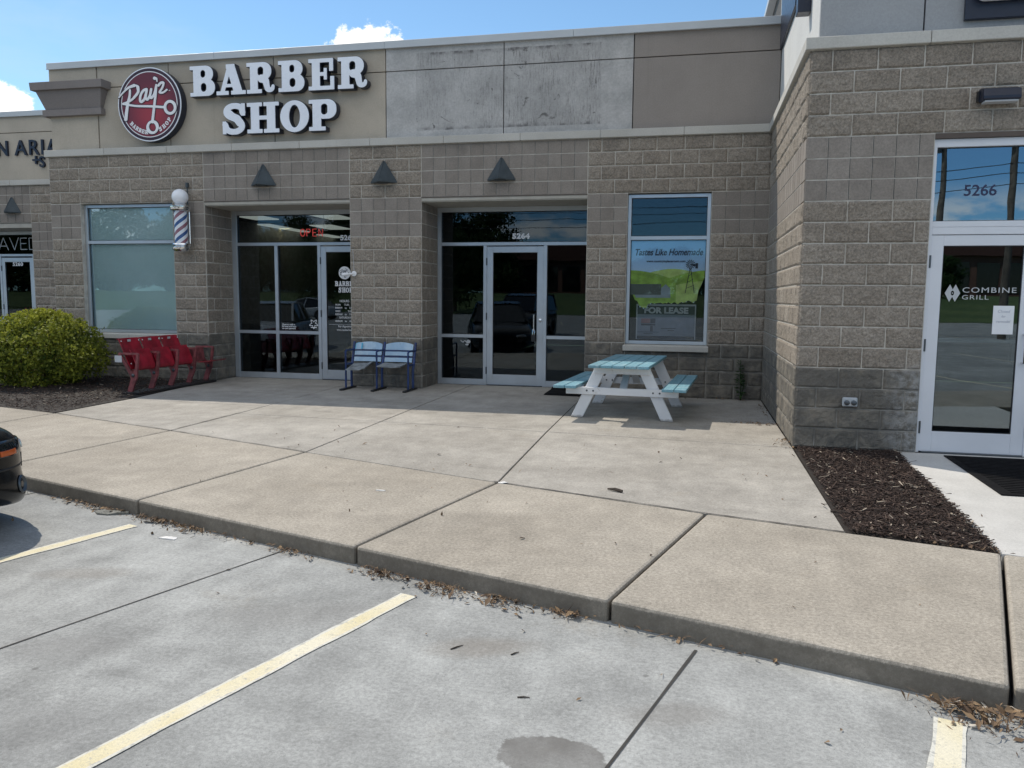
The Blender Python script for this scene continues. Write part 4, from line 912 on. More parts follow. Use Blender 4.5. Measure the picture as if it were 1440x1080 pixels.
def script_fn(X, Y):
    P = lambda L: [zc(*p) for p in L]
    L = lambda pts, a, b=None: d_line(X, Y, spline(P(pts), 6), a, b)
    g = L([(268, 372), (262, 440), (240, 520), (222, 610), (206, 715)], .030, .052)              # R stem
    g = mn(g, L([(135, 450), (200, 385), (270, 335), (330, 318), (368, 345), (358, 410), (300, 475), (230, 515), (185, 530)], .020, .034))
    g = mn(g, L([(135, 450), (240, 350), (320, 320)], .012, .045))
    g = mn(g, L([(360, 340), (362, 400), (310, 465)], .045, .035))
    g = mn(g, L([(180, 530), (330, 562), (500, 575), (650, 592)], .026, .034))                   # blade with the right loop
    g = mn(g, mxm(d_ell(X, Y, *zc(724, 598), .205, .205, .5), -d_ell(X, Y, *zc(724, 598), .120, .130, .5)))
    g = mn(g, L([(575, 330), (565, 430), (545, 560), (530, 660), (515, 760)], .032, .040))       # y tail is the other blade
    g = mn(g, mxm(d_ell(X, Y, *zc(514, 822), .205, .190, .5), -d_ell(X, Y, *zc(514, 822), .110, .125, .5)))
    g = mn(g, L([(462, 372), (425, 385), (390, 440), (382, 500), (400, 515), (435, 480), (462, 390), (448, 470), (470, 490), (500, 440), (515, 375)], .036))
    g = mn(g, L([(515, 375), (500, 450), (515, 475), (550, 430), (575, 340)], .036))
    g = mn(g, L([(558, 248), (580, 255), (585, 290)], .045, .012))
    g = mn(g, L([(600, 335), (632, 305), (660, 312), (640, 370), (610, 415), (650, 420), (695, 390)], .036, .025))
    return g
V, F = glyph(script_fn, -1.05, 1.05, -1.05, 1.05, cell=.011, depth=.012); m = MB(); m.add(wallmap(RC[0], SGN-.1785, RC[1], RR*.97, RR*.97)(V), F); m.build('script_lettering', M['vinyl'], rs_, fix=False)
V, F = glyph(script_fn, -1.05, 1.05, -1.05, 1.05, cell=.011, depth=.002, off=.022); m = MB(); m.add(wallmap(RC[0], SGN-.1782, RC[1], RR*.97, RR*.97)(V), F); m.build('script_shadow', M['signplum'], rs_, fix=False)
for word, a0, a1 in (('BARBER', 222, 262), ('SHOP', 297, 326)):
    m = MB()
    for i, ch in enumerate(word):
        a = math.radians(a0+(a1-a0)*i/(len(word)-1)); r = RR*.755
        V, F = glyph(slab(ch), off=.02, cell=.03, depth=.002); V = V.copy(); V[:, 0] -= .5; V[:, 1] -= .5
        m.add(wallmap(RC[0]+r*math.cos(a), SGN-.181, RC[1]+r*math.sin(a), .062, .066, a+math.pi/2)(V), F)
    m.build('small_lettering', M['vinyl'], rs_, fix=False)
V, F = text('TM', .022, .001, .0008); m = MB(); m.add(wallmap(RC[0]+.38, SGN-.1785, RC[1]+.2)(V), F); m.build('trade_mark', M['vinyl'], rs_, fix=False)

# salon letters on the left unit
ss_ = thing('salon_sign', 'black letters N ARIA and plus S on the set back left wall', 'sign', (-15.4, LY, 4.2))
def flat(root, name, body, x, y, z, h, mat, depth=.03, bold=0.0, sx=1.0, space=1.0, align='LEFT', shear=0.0, rot=0):
    V, F = text(body, 1.0, 1.0, bold/h*0.7, space, align, shear); V = V.copy(); V[:, :2] *= h/0.727; V[:, 2] *= depth
    m = MB(); m.add(wallmap(x, y, z, sx, 1, rot)(V), F); return m.build(name, mat, root, fix=False)
YL = LY+.085
for ch, x in (('N', -16.30), ('A', -15.81), ('R', -15.46), ('I', -15.145), ('A', -14.99)):
    flat(ss_, 'letter', ch, x-.015, YL, 4.525, .34, M['navy'], .05, .003, 1.0 if ch != 'N' else .9)
for ch, x, h in (('+', -15.37, .26), ('S', -15.185, .24)): flat(ss_, 'letter', ch, x-.02, YL, 4.255+(.03 if ch == '+' else 0), h, M['navy'], .05, .004)
nv = thing('window_lettering', 'thin white outlined capitals AVED across the dark left transom', 'lettering', (-16.9, LY+.85, 2.45))
x = -17.20
for ch, w in (('A', .36), ('V', .33), ('E', .27), ('D', .33)):
    def ol(X, Y, ch=ch):
        if ch == 'A': return mn(d_line(X, Y, [(.05, 0), (.5, 1), (.95, 0)], .035), d_box(X, Y, .22, .78, .28, .35))
        if ch == 'V': return d_line(X, Y, [(.05, 1), (.5, 0), (.95, 1)], .035)
        if ch == 'E': return mn(d_line(X, Y, [(.9, .97), (.1, .97), (.1, .03), (.9, .03)], .035), d_line(X, Y, [(.1, .52), (.8, .52)], .035))
        return d_line(X, Y, [(.1, .03)]+spline([(.1, .97), (.5, .95), (.9, .65), (.9, .35), (.5, .05), (.1, .03)], 5), .035)
    V, F = glyph(ol, -.1, 1.1, -.1, 1.1, cell=.02, depth=.003); m = MB(); m.add(wallmap(x, LY+.84, 2.505, w*.82, .28)(V), F); m.build('letter', M['vinylgrey'], nv, fix=False); x += w*.88
flat(dr0, 'house_number', '5260', LXo-1.36, LY+.825, 2.13, .085, M['vinyl'], .002, .004, 1.15, 1.1)

# fascia sign on the right unit (only its lower left corner is in view)
fs = thing('fascia_sign', 'dark navy sign board with a white rounded letter at the top right', 'sign', (1.36, WY+.08, 4.06))
m = MB(); m.box(1.345, 3.6, WY+.03, WY+.084, 4.07, 5.3); m.build('sign_board', M['navy'], fs, bevel=.006)
def cfn(X, Y): return mxm(mxm(d_box(X, Y, 0, 1, 0, 1, .13), -d_box(X, Y, .22, 1.2, .22, .78, .05)), -d_box(X, Y, .8, 1.3, .35, .65))
V, F = glyph(cfn, -.1, 1.2, -.1, 1.1, cell=.015, depth=.07); m = MB(); m.add(wallmap(1.40, WY+.01, 4.215, .80, .8)(V), F); m.build('letter', M['letterface'], fs, fix=False)
ps = thing('side_sign', 'dark sign board high on the pale side wall of the right unit', 'sign', (.085, -1.2, 5.0))
m = MB(); m.box(.05, .084, -1.75, .02, 5.0, 5.9); m.build('sign_board', M['navy'], ps, bevel=.004)
m = MB(); m.box(-.05, .084, -3.02, -2.86, 4.50, 5.4); m.build('sign_cabinet', M['navy'], ps, bevel=.004)
m = MB(); m.box(-.03, .049, -2.2, -1.85, 5.03, 5.6); m.build('letter', M['letterface'], ps)

# writing on the glass
GY = FR_D+.0445
flat(sf2, 'house_number', '5264', -3.995, GY, 2.455, .085, M['vinyl'], .001, .006, 1.18, 1.08)
flat(sf1, 'house_number', '5262', -7.07, GY, 2.452, .085, M['vinyl'], .001, .006, 1.12, 1.08)
flat(sf3, 'house_number', '5266', 1.44, WY+.069, 2.475, .105, M['ink'], .001, .002, 1.0, 1.0)
dy = FR_D+.031
V, F = glyph(lambda X, Y: np.hypot(X, Y)-1, -1.05, 1.05, -1.05, 1.05, cell=.04, depth=.001); m = MB(); m.add(wallmap(-6.99, dy, 1.885, .112, .112)(V), F); m.build('round_decal', M['vinyl'], dr1, fix=False)
V, F = glyph(script_fn, -1.05, 1.05, -1.05, 1.05, cell=.02, depth=.001, off=.0); m = MB(); m.add(wallmap(-6.99, dy-.0015, 1.885, .10, .10)(V), F); m.build('decal_script', M['navy'], dr1, fix=False)
m = MB()
for word, x0, z, h, w in (('BARBER', -7.175, 1.655, .085, .068), ('SHOP', -7.11, 1.545, .085, .068)):
    for i, ch in enumerate(word):
        V, F = glyph(slab(ch), off=.01, cell=.03, depth=.001); m.add(wallmap(x0+i*w, dy, z, w*.98, h)(V), F)
m.build('door_lettering', M['vinyl'], dr1, fix=False)
m = MB()
for s, x, z, h, al in (('HOURS', -7.0, 1.375, .042, 'CENTER'), ('MON      TUES', -7.175, 1.315, .032, 'LEFT'), ('8:00AM    to    5:00PM', -7.175, 1.262, .032, 'LEFT'), ('WED            THUR', -7.175, 1.202, .032, 'LEFT'),
                       ('8:00AM    to    7:00PM', -7.175, 1.148, .032, 'LEFT'), ('SATURDAY', -6.99, 1.09, .034, 'CENTER'), ('8:00AM    to    4:00PM', -7.175, 1.03, .032, 'LEFT'), ('For Appointment', -6.96, .935, .036, 'CENTER'), ('www.rayzbarbershop.com', -6.93, .875, .032, 'CENTER')):
    V, F = text(s, 1.0, .001, .012, 1.0, al); V = V.copy(); V[:, :2] *= h/.727; m.add(wallmap(x, dy, z, .95)(V), F)
m.build('opening_hours', M['vinyl'], dr1, fix=False)
m = MB(); m.box(-7.30, -6.68, dy-.001, dy, .978, .984); m.build('decal_line', M['vinylgrey'], dr1)
# small stickers low on the side light
def starf(X, Y):
    a = np.arctan2(Y, X)+math.pi/2; r = np.hypot(X, Y); k = np.abs(((a*5/(2*math.pi)) % 1)-.5)*2
    R0 = .42+.58*k**1.3; g = np.abs(r-R0*.9)-.09; return mn(g, d_box(X, Y, -.6, .6, -.75, -.6))
V, F = glyph(starf, -1.2, 1.2, -1.2, 1.2, cell=.03, depth=.001); m = MB(); m.add(wallmap(-7.60, GY, .985, .095, .095)(V), F); m.build('star_sticker', M['vinyl'], sf1, fix=False)
m = MB()
for s, z in (('Open to walk in', .955), ('for men and boys', .92), ('no card payment', .885)):
    V, F = text(s, 1.0, .001, .02); V = V.copy(); V[:, :2] *= .028/.727; m.add(wallmap(-8.215, GY, z)(V), F)
m.build('small_sticker', M['vinyl'], sf1, fix=False)
V, F = glyph(lambda X, Y: mn(d_line(X, Y, spline([(-.9, .3), (-.5, .0), (-.2, .25), (.2, -.1)], 5), .07), mn(d_ell(X, Y, .45, .1, .35, .3), d_ell(X, Y, .2, -.4, .3, .15))), -1, 1, -1, 1, cell=.03, depth=.001)
m = MB(); m.add(wallmap(-4.79, GY, .72, .10, .10)(V), F); m.build('small_sticker', M['vinylgrey'], sf2, fix=False)

on = thing('neon_sign', 'small red neon OPEN sign hanging inside the barber shop transom', 'neon sign', (-7.73, 1.1, 2.55))
m = MB(); X0 = -7.965
def neon(paths, x, w, z=2.545, h=.125):
    for p in paths: m.tube([(x+a*w, 1.12, z+b*h) for a, b in p], .0075, 6)
O_ = [(.5+.42*math.cos(a), .5+.5*math.sin(a)) for a in np.linspace(0, 6.28, 17)]
for i, ps_ in enumerate(([O_], [[(.1, 0), (.1, 1), (.6, 1), (.85, .75), (.6, .5), (.1, .5)]], [[(.85, 0), (.1, 0), (.1, 1), (.85, 1)], [(.1, .5), (.7, .5)]], [[(.1, 0), (.1, 1), (.85, 0), (.85, 1)]])): neon(ps_, X0+i*.118, .098)
m.build('neon_tube', M['neonred'], on, smooth=True)
m = MB(); m.tube([(-7.95, 1.15, 2.72), (-7.95, 1.15, 3.3)], .003, 5); m.tube([(-7.52, 1.15, 2.72), (-7.52, 1.15, 3.3)], .003, 5); m.build('chain', M['chrome'], on)

# right door: logo, lettering, paper notice
gy = WY+.025+.012+.0185
V, F = glyph(lambda X, Y: mxm(mn(np.abs(X+.30)/.52+np.abs(Y)-1, np.abs(X-.30)/.52+np.abs(Y)-1)*.45, -(np.hypot(X, Y*.62)-.17)), -1, 1, -1.1, 1.1, cell=.02, depth=.001)
m = MB(); m.add(wallmap(1.40, gy, 1.557, .083, .083)(V), F)
V, F = glyph(lambda X, Y: np.hypot(X, Y)-1, -1.1, 1.1, -1.1, 1.1, cell=.1, depth=.001); m.add(wallmap(1.40, gy, 1.557, .006, .006)(V), F); m.build('diamond_logo', M['vinylgrey'], dr3, fix=False)
flat(dr3, 'door_lettering', 'COMBINE', 1.482, gy, 1.563, .052, M['vinylgrey'], .001, .0, 1.36, 1.15)
flat(dr3, 'door_lettering', 'GRILL', 1.482, gy, 1.498, .044, M['vinylgrey'], .001, .0, 1.36, 1.15)
pn = thing('paper_notice', 'white paper notice taped to the right glass door', 'notice', (1.81, gy+.02, 1.3))
m = MB(); m.box(1.765, 1.945, gy-.001, gy+.0005, 1.17, 1.44); m.build('paper_sheet', M['vinyl'], pn)
m = MB()
for s, z, h in (('Closed', 1.375, .032), ('for', 1.33, .026), ('remodel', 1.28, .03)):
    V, F = text(s, 1.0, .001, 0, 1.0, 'CENTER', .2); V = V.copy(); V[:, :2] *= h*.85/.727; m.add(wallmap(1.855, gy-.0013, z)(V), F)
M['pencil'] = m_plain('faded_ink', (0.42, 0.45, 0.52), .7); m.build('handwriting', M['pencil'], pn, fix=False)

# posters in the right picture window
pw = thing('window_poster', 'farm poster with windmill and Tastes Like Homemade lettering in the picture window', 'poster', (-1.42, .16, 1.25))
wx0, wx1, wz0, wz1 = -10*C8+.06, -4*C8-.06, 1.24, 2.355; PWY = .112
def W2(a, b): return (wx0+a*(wx1-wx0), wz0+b*(wz1-wz0))
t = NT('poster_sky'); X, Y, Z = t.xyz(); c = t.mix(t.ss(Z, 1.75, 2.33), (0.66, 0.80, 0.95), (0.34, 0.66, 0.95)); M['postersky'] = t.fin(c, .5)
M['hill1'] = m_plain('poster_green', (0.38, 0.56, 0.09), .6, vscale=9, var=.25); M['hill2'] = m_plain('poster_lime', (0.62, 0.74, 0.22), .6, vscale=9, var=.15); M['barnroof'] = m_plain('poster_barn_roof', (0.13, 0.155, 0.13), .6)
M['barnwall'] = m_plain('poster_barn_wall', (0.32, 0.38, 0.40), .6)
def sheet(name, pts, y, mat, root):
    V, F = fill([np.array([W2(*p) for p in pts])], .0012); m = MB(); m.add(np.stack([V[:, 0], y-V[:, 2], V[:, 1]], 1), F); return m.build(name, mat, root, fix=False)
ragged = []
for i in range(61):
    a = 1-i/60; base = .10 if a < .25 else (.16 if a < .6 else .17)
    if a > .72: base = .17+.02
    if a > .90: base = .30+(a-.9)*2.2
    if a < .12: base = .30-a*1.2
    ragged.append((a, base+.05*(vnoise(i*.9, 2.2, 4)-.5)+.03*(vnoise(i*2.3, 1.1, 6)-.5)))
sheet('poster_sheet', [(0, 1), (0, .9)] + [(0, .5)] + ragged[::-1] + [(1, .9), (1, 1)], PWY, M['postersky'], pw)
bot = lambda a: np.interp(a, [r[0] for r in ragged[::-1]], [r[1] for r in ragged[::-1]])
A_ = np.linspace(0, 1, 41)
hill = lambda f, lo=None: [(a, f(a)) for a in A_] + [(a, (bot(a) if lo is None else lo(a))) for a in A_[::-1]]
sheet('hill_print', hill(lambda a: max(.56+.06*math.sin(a*4.5-1.0), bot(a)+.01)), PWY-.0016, M['hill2'], pw)
sheet('hill_print', [(a, .60-.02*a-.34*a*a) for a in np.linspace(0, .62, 20)] + [(a, max(bot(a), .12)) for a in np.linspace(.62, 0, 20)], PWY-.0032, M['hill1'], pw)
sheet('hill_print', [(a, .47+.13*math.sin((a-.45)*2.6)) for a in np.linspace(.5, 1, 20)] + [(a, max(bot(a), .36+.1*math.sin((a-.45)*2.6))) for a in np.linspace(1, .5, 20)], PWY-.0048, M['hill1'], pw)
sheet('barn_print', [(.0, .415), (.42, .415), (.42, .27), (.0, .27)], PWY-.0064, M['barnroof'], pw)
sheet('barn_print', [(.42, .27), (.42, .36), (.48, .415), (.54, .36), (.55, .23), (.08, .23), (.06, .27)], PWY-.0066, M['barnwall'], pw)
def mill(X, Y):
    g = d_line(X, Y, [(.745, .30), (.80, .62)], .0042); g = mn(g, d_line(X, Y, [(.865, .30), (.81, .62)], .0042))
    for z, k in ((.36, .05), (.44, .035), (.52, .022)): g = mn(g, d_line(X, Y, [(.805-k, z), (.805+k, z+.04)], .0028))
    for k in range(14):
        a = 2*math.pi*k/14; g = mn(g, d_seg(X, Y, (.805+.018*math.cos(a), .68+.018*math.sin(a)), (.805+.058*math.cos(a), .68+.058*math.sin(a)), .0022, .0058))
    g = mn(g, d_line(X, Y, [(.805, .68), (.87, .665)], .007)); return mn(g, mxm(mxm(np.abs(Y-.66)-.035, .87-X), X-.905))
V, F = glyph(mill, .6, 1, .25, .8, cell=.0035, depth=.001); V = V.copy()
m = MB(); m.add(np.stack([wx0+V[:, 0]*(wx1-wx0), PWY-.0075-V[:, 2], wz0+V[:, 1]*(wz1-wz0)], 1), F); m.build('windmill_print', M['navy'], pw, fix=False)
flat(pw, 'poster_lettering', 'Tastes Like Homemade', -1.42, PWY-.0016, 2.135, .098, M['ink'], .001, .0035, .80, .98, 'CENTER', .28)
flat(pw, 'poster_lettering', 'www.countryinplaceroom.com', -1.45, PWY-.0016, 2.03, .034, M['ink'], .001, .002, .98, 1.0, 'CENTER')
fl = thing('lease_sign', 'translucent grey FOR LEASE sign below the farm poster', 'sign', (-1.45, .18, .86))
M['signgrey'] = m_plain('lease_grey', (0.21, 0.235, 0.28), .6); M['signdark'] = m_plain('lease_dark', (0.022, 0.026, 0.045), .6); M['signpale'] = m_plain('lease_pale', (0.42, 0.43, 0.45), .6); M['signred2'] = m_plain('lease_red', (0.24, 0.11, 0.11), .6)
m = MB(); m.box(-1.875, -.985, .165, .169, .865, 1.40); m.build('sign_sheet', M['signgrey'], fl)
m = MB(); m.box(-1.86, -1.0, .162, .1645, 1.245, 1.375); m.box(-1.86, -1.0, .162, .1645, .872, .915); m.build('sign_band', M['signdark'], fl)
m = MB(); e = .016
for (a, b, c, d) in ((-1.876, -.984, 1.376, 1.401), (-1.876, -1.86, .866, 1.3755), (-1.0, -.984, .866, 1.3755)): m.box(a, b, .1615, .1642, c, d)
m.build('sign_border', M['signpale'], fl)
flat(fl, 'sign_lettering', 'FOR LEASE', -1.43, .1615, 1.265, .088, M['signpale'], .001, .006, 1.12, 1.02, 'CENTER')
m = MB(); m.box(-1.80, -1.665, .162, .1645, 1.11, 1.18); m.build('logo_block', M['signred2'], fl)
m = MB(); m.box(-1.66, -1.585, .162, .1645, 1.11, 1.18); m.box(-1.80, -1.585, .162, .1645, 1.075, 1.10); m.box(-1.66, -1.62, .162, .1645, .985, 1.07); m.box(-1.85, -1.52, .162, .1645, .972, .978); m.box(-1.76, -1.62, .162, .1645, .948, .955); m.box(-1.5, -1.28, .162, .1645, 1.03, 1.038); m.box(-1.40, -1.30, .162, .1645, 1.0, 1.008); m.build('small_print', M['signdark'], fl)

lk = thing('lock_box', 'small black lock box hanging from the 5264 door handle', 'lock box', (-3.60, FR_D-.06, .80))
m = MB(); m.box(-3.635, -3.565, FR_D-.075, FR_D-.04, .76, .87); m.build('box', M['black'], lk, bevel=.008, seg=2)
m = MB(); m.tube([(-3.615, FR_D-.058, .872), (-3.612, FR_D-.058, .95), (-3.60, FR_D-.058, .965), (-3.588, FR_D-.058, .95), (-3.585, FR_D-.058, .872)], .006, 8); m.build('shackle', M['chrome'], lk, smooth=True)
# ============================================================ WALL FITTINGS
def sconce(x, y, z, lab):                                         # folded metal pyramid shade
    o = thing('wall_sconce', lab, 'wall lamp', (x, y, z), 0, 'pyramid wall lamps'); return o
def sconce_parts(o):
    m = MB(); w, h, p = .225, .335, .235; A = (0, -.03, h)
    V = [(-w, 0, 0), (-w*.30, -p, -.015), (w*.30, -p, -.015), (w, 0, 0), (-.02, -.015, h), (.02, -.015, h), (.02, 0, h), (-.02, 0, h)]
    V = [(-w, 0, -.012), (0, -p, -.012), (w, 0, -.012), (-w, 0, .012), (0, -p, .012), (w, 0, .012), (-.018, 0, h), (0, -.035, h), (.018, 0, h)]
    m.add(V, [(0, 2, 1), (0, 1, 4, 3), (1, 2, 5, 4), (2, 0, 3, 5), (3, 4, 7, 6), (4, 5, 8, 7), (5, 3, 6, 8), (6, 7, 8)]); m.build('lamp_shade', M['lampgrey'], o, bevel=.003, local=True)
    m = MB(); m.box(-.08, .08, -.10, -.02, -.022, -.013); m.build('lamp_lens', M['hinge'], o, local=True)
sc0 = sconce(-8.02, -.018, 3.29, 'dark pyramid wall lamp over the barber shop entrance')
sconce_parts(sc0)
for (x, y, z, lab) in ((-5.90, -.026, 3.285, 'dark pyramid wall lamp on the pier between the two entrances'), (-3.98, -.008, 3.285, 'dark pyramid wall lamp over the 5264 entrance'), (-15.92, LY-.008, 3.27, 'dark pyramid wall lamp on the set back salon wall')):
    c_ = tree_copy(sc0, None, (x, y, z)); c_['label'] = lab
wp = thing('wall_pack_light', 'dark rectangular wall light above the white framed door', 'wall lamp', (1.64, WY-.02, 3.3))
m = MB(); m.prism([(0, 0), (0, .125), (-.05, .125), (-.135, .10), (-.15, .035), (-.15, .0)], lambda a, b: (1.485, WY-.02+a, 3.30+b), lambda a, b: (1.80, WY-.02+a, 3.30+b)); m.build('lamp_housing', M['navy'], wp, bevel=.012, seg=2)
m = MB(); m.box(1.505, 1.78, WY-.155, WY-.05, 3.283, 3.2995); m.build('lamp_lens', M['vinylgrey'], wp, bevel=.003)
m = MB(); m.box(1.47, 1.484, WY-.06, WY-.01, 3.31, 3.40); m.build('photocell', M['black'], wp)

bp = thing('barber_pole', 'striped barber pole with white globe and chrome caps on the pier', 'barber pole', (-9.46, -.20, 2.2))
t = NT('pole_stripes'); X, Y, Z = t.xyz()
ang = t.math('ARCTAN2', t.math('SUBTRACT', Y, -.20), t.math('SUBTRACT', X, -9.46)); ph = t.math('FRACT', t.math('ADD', t.math('MULTIPLY', ang, 2/(2*math.pi)), t.math('MULTIPLY', Z, -3.9)))
b1 = t.math('MULTIPLY', t.math('GREATER_THAN', ph, .0), t.math('LESS_THAN', ph, .25)); b2 = t.math('MULTIPLY', t.math('GREATER_THAN', ph, .5), t.math('LESS_THAN', ph, .75))
c = t.mix(b1, (.74, .77, .82), (.045, .10, .26)); c = t.mix(b2, c, (.28, .13, .16)); M['stripe'] = t.fin(c, .25)
bc = (-9.46, -.20, 0)
m = MB(); m.lathe([(.105, 2.345), (.105, 2.86)], bc, n=40); m.build('striped_cylinder', M['stripe'], bp, smooth=True)
m = MB(); m.lathe([(.06, 2.19), (.12, 2.205), (.145, 2.24), (.148, 2.27), (.125, 2.285), (.13, 2.30), (.15, 2.315), (.145, 2.335), (.11, 2.3445)], bc, n=32); m.build('bottom_cap', M['chrome'], bp, smooth=True)
m = MB(); m.lathe([(.11, 2.861), (.15, 2.875), (.165, 2.90), (.165, 2.945), (.14, 2.96), (.115, 2.985), (.09, 2.99)], bc, n=32); m.build('top_cap', M['chrome'], bp, smooth=True)
m = MB(); m.lathe([(.132*math.sin(a), 3.105-.132*math.cos(a)) for a in np.linspace(.45, math.pi-.02, 18)], bc, n=32)
t = NT('globe'); t.b.inputs['Subsurface Weight'].default_value = .3; t.b.inputs['Subsurface Radius'].default_value = (.1, .1, .1); M['globe'] = t.fin((.86, .87, .9), .25); m.build('globe', M['globe'], bp, smooth='all')
m = MB(); m.box(-9.46-.03, -9.46+.03, -.0805, -.012, 2.24, 2.95); m.build('wall_bracket', M['alu'], bp, bevel=.004)
for z in (2.26, 2.92):
    m = MB(); m.tube([(-9.46, -.081, z), (-9.46, -.2, z)], .016, 8); m.build('bracket_arm', M['chrome'], bp)
m = MB(); m.tube([(-9.345, -.12, 2.30), (-9.345, -.12, 2.93)], .014, 8); m.build('side_rod', M['chrome'], bp)
cd_ = thing('conduit', 'short metal conduit running up the wall above the barber pole', 'conduit', (-9.43, -.03, 3.2))
m = MB(); m.tube([(-9.43, -.04, 2.96), (-9.43, -.04, 3.28)], .010, 8); m.build('pipe', M['lampgrey'], cd_, smooth=True)
m = MB(); m.box(-9.45, -9.41, -.06, -.012, 3.281, 3.36); m.build('junction_box', M['lampgrey'], cd_, bevel=.004)

sc = thing('security_camera', 'small white security camera on the pier beside the barber shop door', 'camera', (-6.44, -.03, 1.83))
m = MB(); m.lathe([(.040, 0), (.044, .016), (.038, .022)], (-6.43, -.012, 1.845), (0, -1, 0), 20); m.build('mount', M['vinyl'], sc, smooth=True)
m = MB(); m.tube([(-6.43, -.05, 1.845), (-6.45, -.09, 1.84), (-6.51, -.11, 1.835)], .014, 10); m.build('arm', M['vinyl'], sc, smooth=True)
m = MB(); m.lathe([(.020, 0), (.026, .01), (.026, .10), (.020, .11)], (-6.485, -.12, 1.835), (-.9, -.35, -.1), 16); b_ = m.build('camera_body', M['vinyl'], sc, smooth=True)
m = MB(); m.lathe([(.017, .111), (.017, .114)], (-6.485, -.12, 1.835), (-.9, -.35, -.1), 14); m.build('lens', M['black'], b_)
m = MB(); m.tube([(-6.43, -.022, 1.90), (-6.44, -.024, 2.1), (-6.45, -.022, 2.24)], .004, 5); m.build('cable', M['vinylgrey'], sc)
ob = thing('hose_outlet', 'pale metal outlet plate with two round covers low on the right wall', 'outlet', (.514, WY-.02, .475))
m = MB(); m.box(.445, .585, WY-.048, WY-.012, .435, .525); m.build('plate', M['alu'], ob, bevel=.008)
for x in (.485, .55):
    m = MB(); m.lathe([(.026, 0), (.026, .016), (.018, .022)], (x, WY-.0485, .475), (0, -1, 0), 16); m.build('cover', M['hinge'], ob, smooth=True)
dp = thing('drip_pipe', 'thin dark stain pipe below the outlet plate', 'pipe') if False else None
# ============================================================ PICNIC TABLE
t = NT('blue_paint_wood'); X, Y, Z = t.xyz(t.n.new('ShaderNodeTexCoord').outputs['Object'])
tc = t.n.new('ShaderNodeTexCoord').outputs['Object']
wood = t.noise(1.0, 6, .7, (60, 2.2, 60), vec=tc); c = t.mix(t.ss(wood, .3, .7), (0.115, 0.275, 0.35), (0.20, 0.38, 0.45))
c = t.mix(t.ss(t.noise(7, 7, .8), .50, .64, 0, .75), c, (0.36, 0.48, 0.52)); c = t.mix(t.ss(t.noise(1, 6, .7, (40, 3, 40), vec=tc), .66, .74, 0, .8), c, (0.09, 0.08, 0.07))
c = t.mix(1.0, c, t.ss(t.attr(), 0, 1, .82, 1.18, 'LINEAR'), 'MULTIPLY'); t.bump(wood, .3, .003); M['bluewood'] = t.fin(c, .6)
t = NT('white_paint_wood'); c = t.mix(t.ss(t.noise(3, 5), .3, .7), (0.70, 0.71, 0.73), (0.78, 0.79, 0.80)); c = t.mix(t.ss(t.noise(9, 6, .75), .60, .70, 0, .75), c, (0.36, 0.32, 0.26)); c = t.mix(t.math('MULTIPLY', t.math('SUBTRACT', 1.0, t.ss(t.math('ADD', t.xyz()[2], t.math('MULTIPLY', t.noise(25, 4), .05)), .03, .065)), .7), c, (.22, .20, .17)); t.bump(t.noise(1, 5, .7, (30, 30, 4)), .2, .002); M['whitewood'] = t.fin(c, .55)
tb = thing('picnic_table', 'white picnic table with weathered blue top and benches in front of the picture window', 'picnic table', (-1.80, -1.78, 0), math.radians(-4))
LT = 2.02; TZ = .685
def plank(mb, x0, x1, y0, y1, z0, z1): mb.box(x0, x1, y0, y1, z0, z1, t=.2+.6*random.random())
rs2 = random.Random(3)
for i in range(5):
    m = MB(); x = -.36+i*.146; d = rs2.uniform(-.012, .012); plank(m, x, x+.138, -LT/2+d, LT/2+d, TZ-.036, TZ); m.build('tabletop_plank', M['bluewood'], tb, bevel=.005, local=True)
BZ = .425
for s in (-1, 1):
    for k in range(2):
        a = s*.655 + (k-1)*.146+.004; m = MB(); plank(m, a, a+.138, -LT/2+.03, LT/2-.03, BZ-.036, BZ); m.build('bench_plank', M['bluewood'], tb, bevel=.005, local=True)
for y, o in ((-.68, -1), (.68, 1)):
    m = MB(); m.box(-.69, .69, y+o*.021, y+o*.059, BZ-.128, BZ-.038); m.build('seat_support', M['whitewood'], tb, bevel=.004, local=True)
    m = MB(); m.box(-.345, .345, y+o*.021, y+o*.059, TZ-.125, TZ-.038); m.build('top_support', M['whitewood'], tb, bevel=.004, local=True)
    for s in (-1, 1):
        p0 = Vector((s*.56, y, .002)); p1 = Vector((s*.255, y, TZ-.038)); w = .075
        m = MB(); m.prism([(p0.x-w, 0.0), (p0.x+w, 0.0), (p1.x+w, TZ-.038), (p1.x-w, TZ-.038)], lambda a, b: (a, y-.019, b), lambda a, b: (a, y+.019, b)); lg = m.build('leg', M['whitewood'], tb, bevel=.004, local=True)
        m = MB()
        for bx, bz in ((-.02, BZ-.08), (.06, BZ-.08)): m.lathe([(.011, 0), (.011, .006), (.007, .009)], (s*(.56-.305*bz/TZ)+bx, y+o*.0595 if o < 0 else y-.0195, bz), (0, -1, 0), 10)
        m.build('bolt', M['hinge'], lg, local=True)
for s in (-1, 1):
    m = MB(); m.bar((0, s*.62, BZ-.09), (0, s*.10, TZ-.05), .09, .038, (0, 0, 1)); m.build('brace', M['whitewood'], tb, bevel=.003, local=True)
m = MB(); m.box(-.30, .30, -.04, .04, TZ-.0745, TZ-.038); m.build('centre_cleat', M['whitewood'], tb, bevel=.003, local=True)

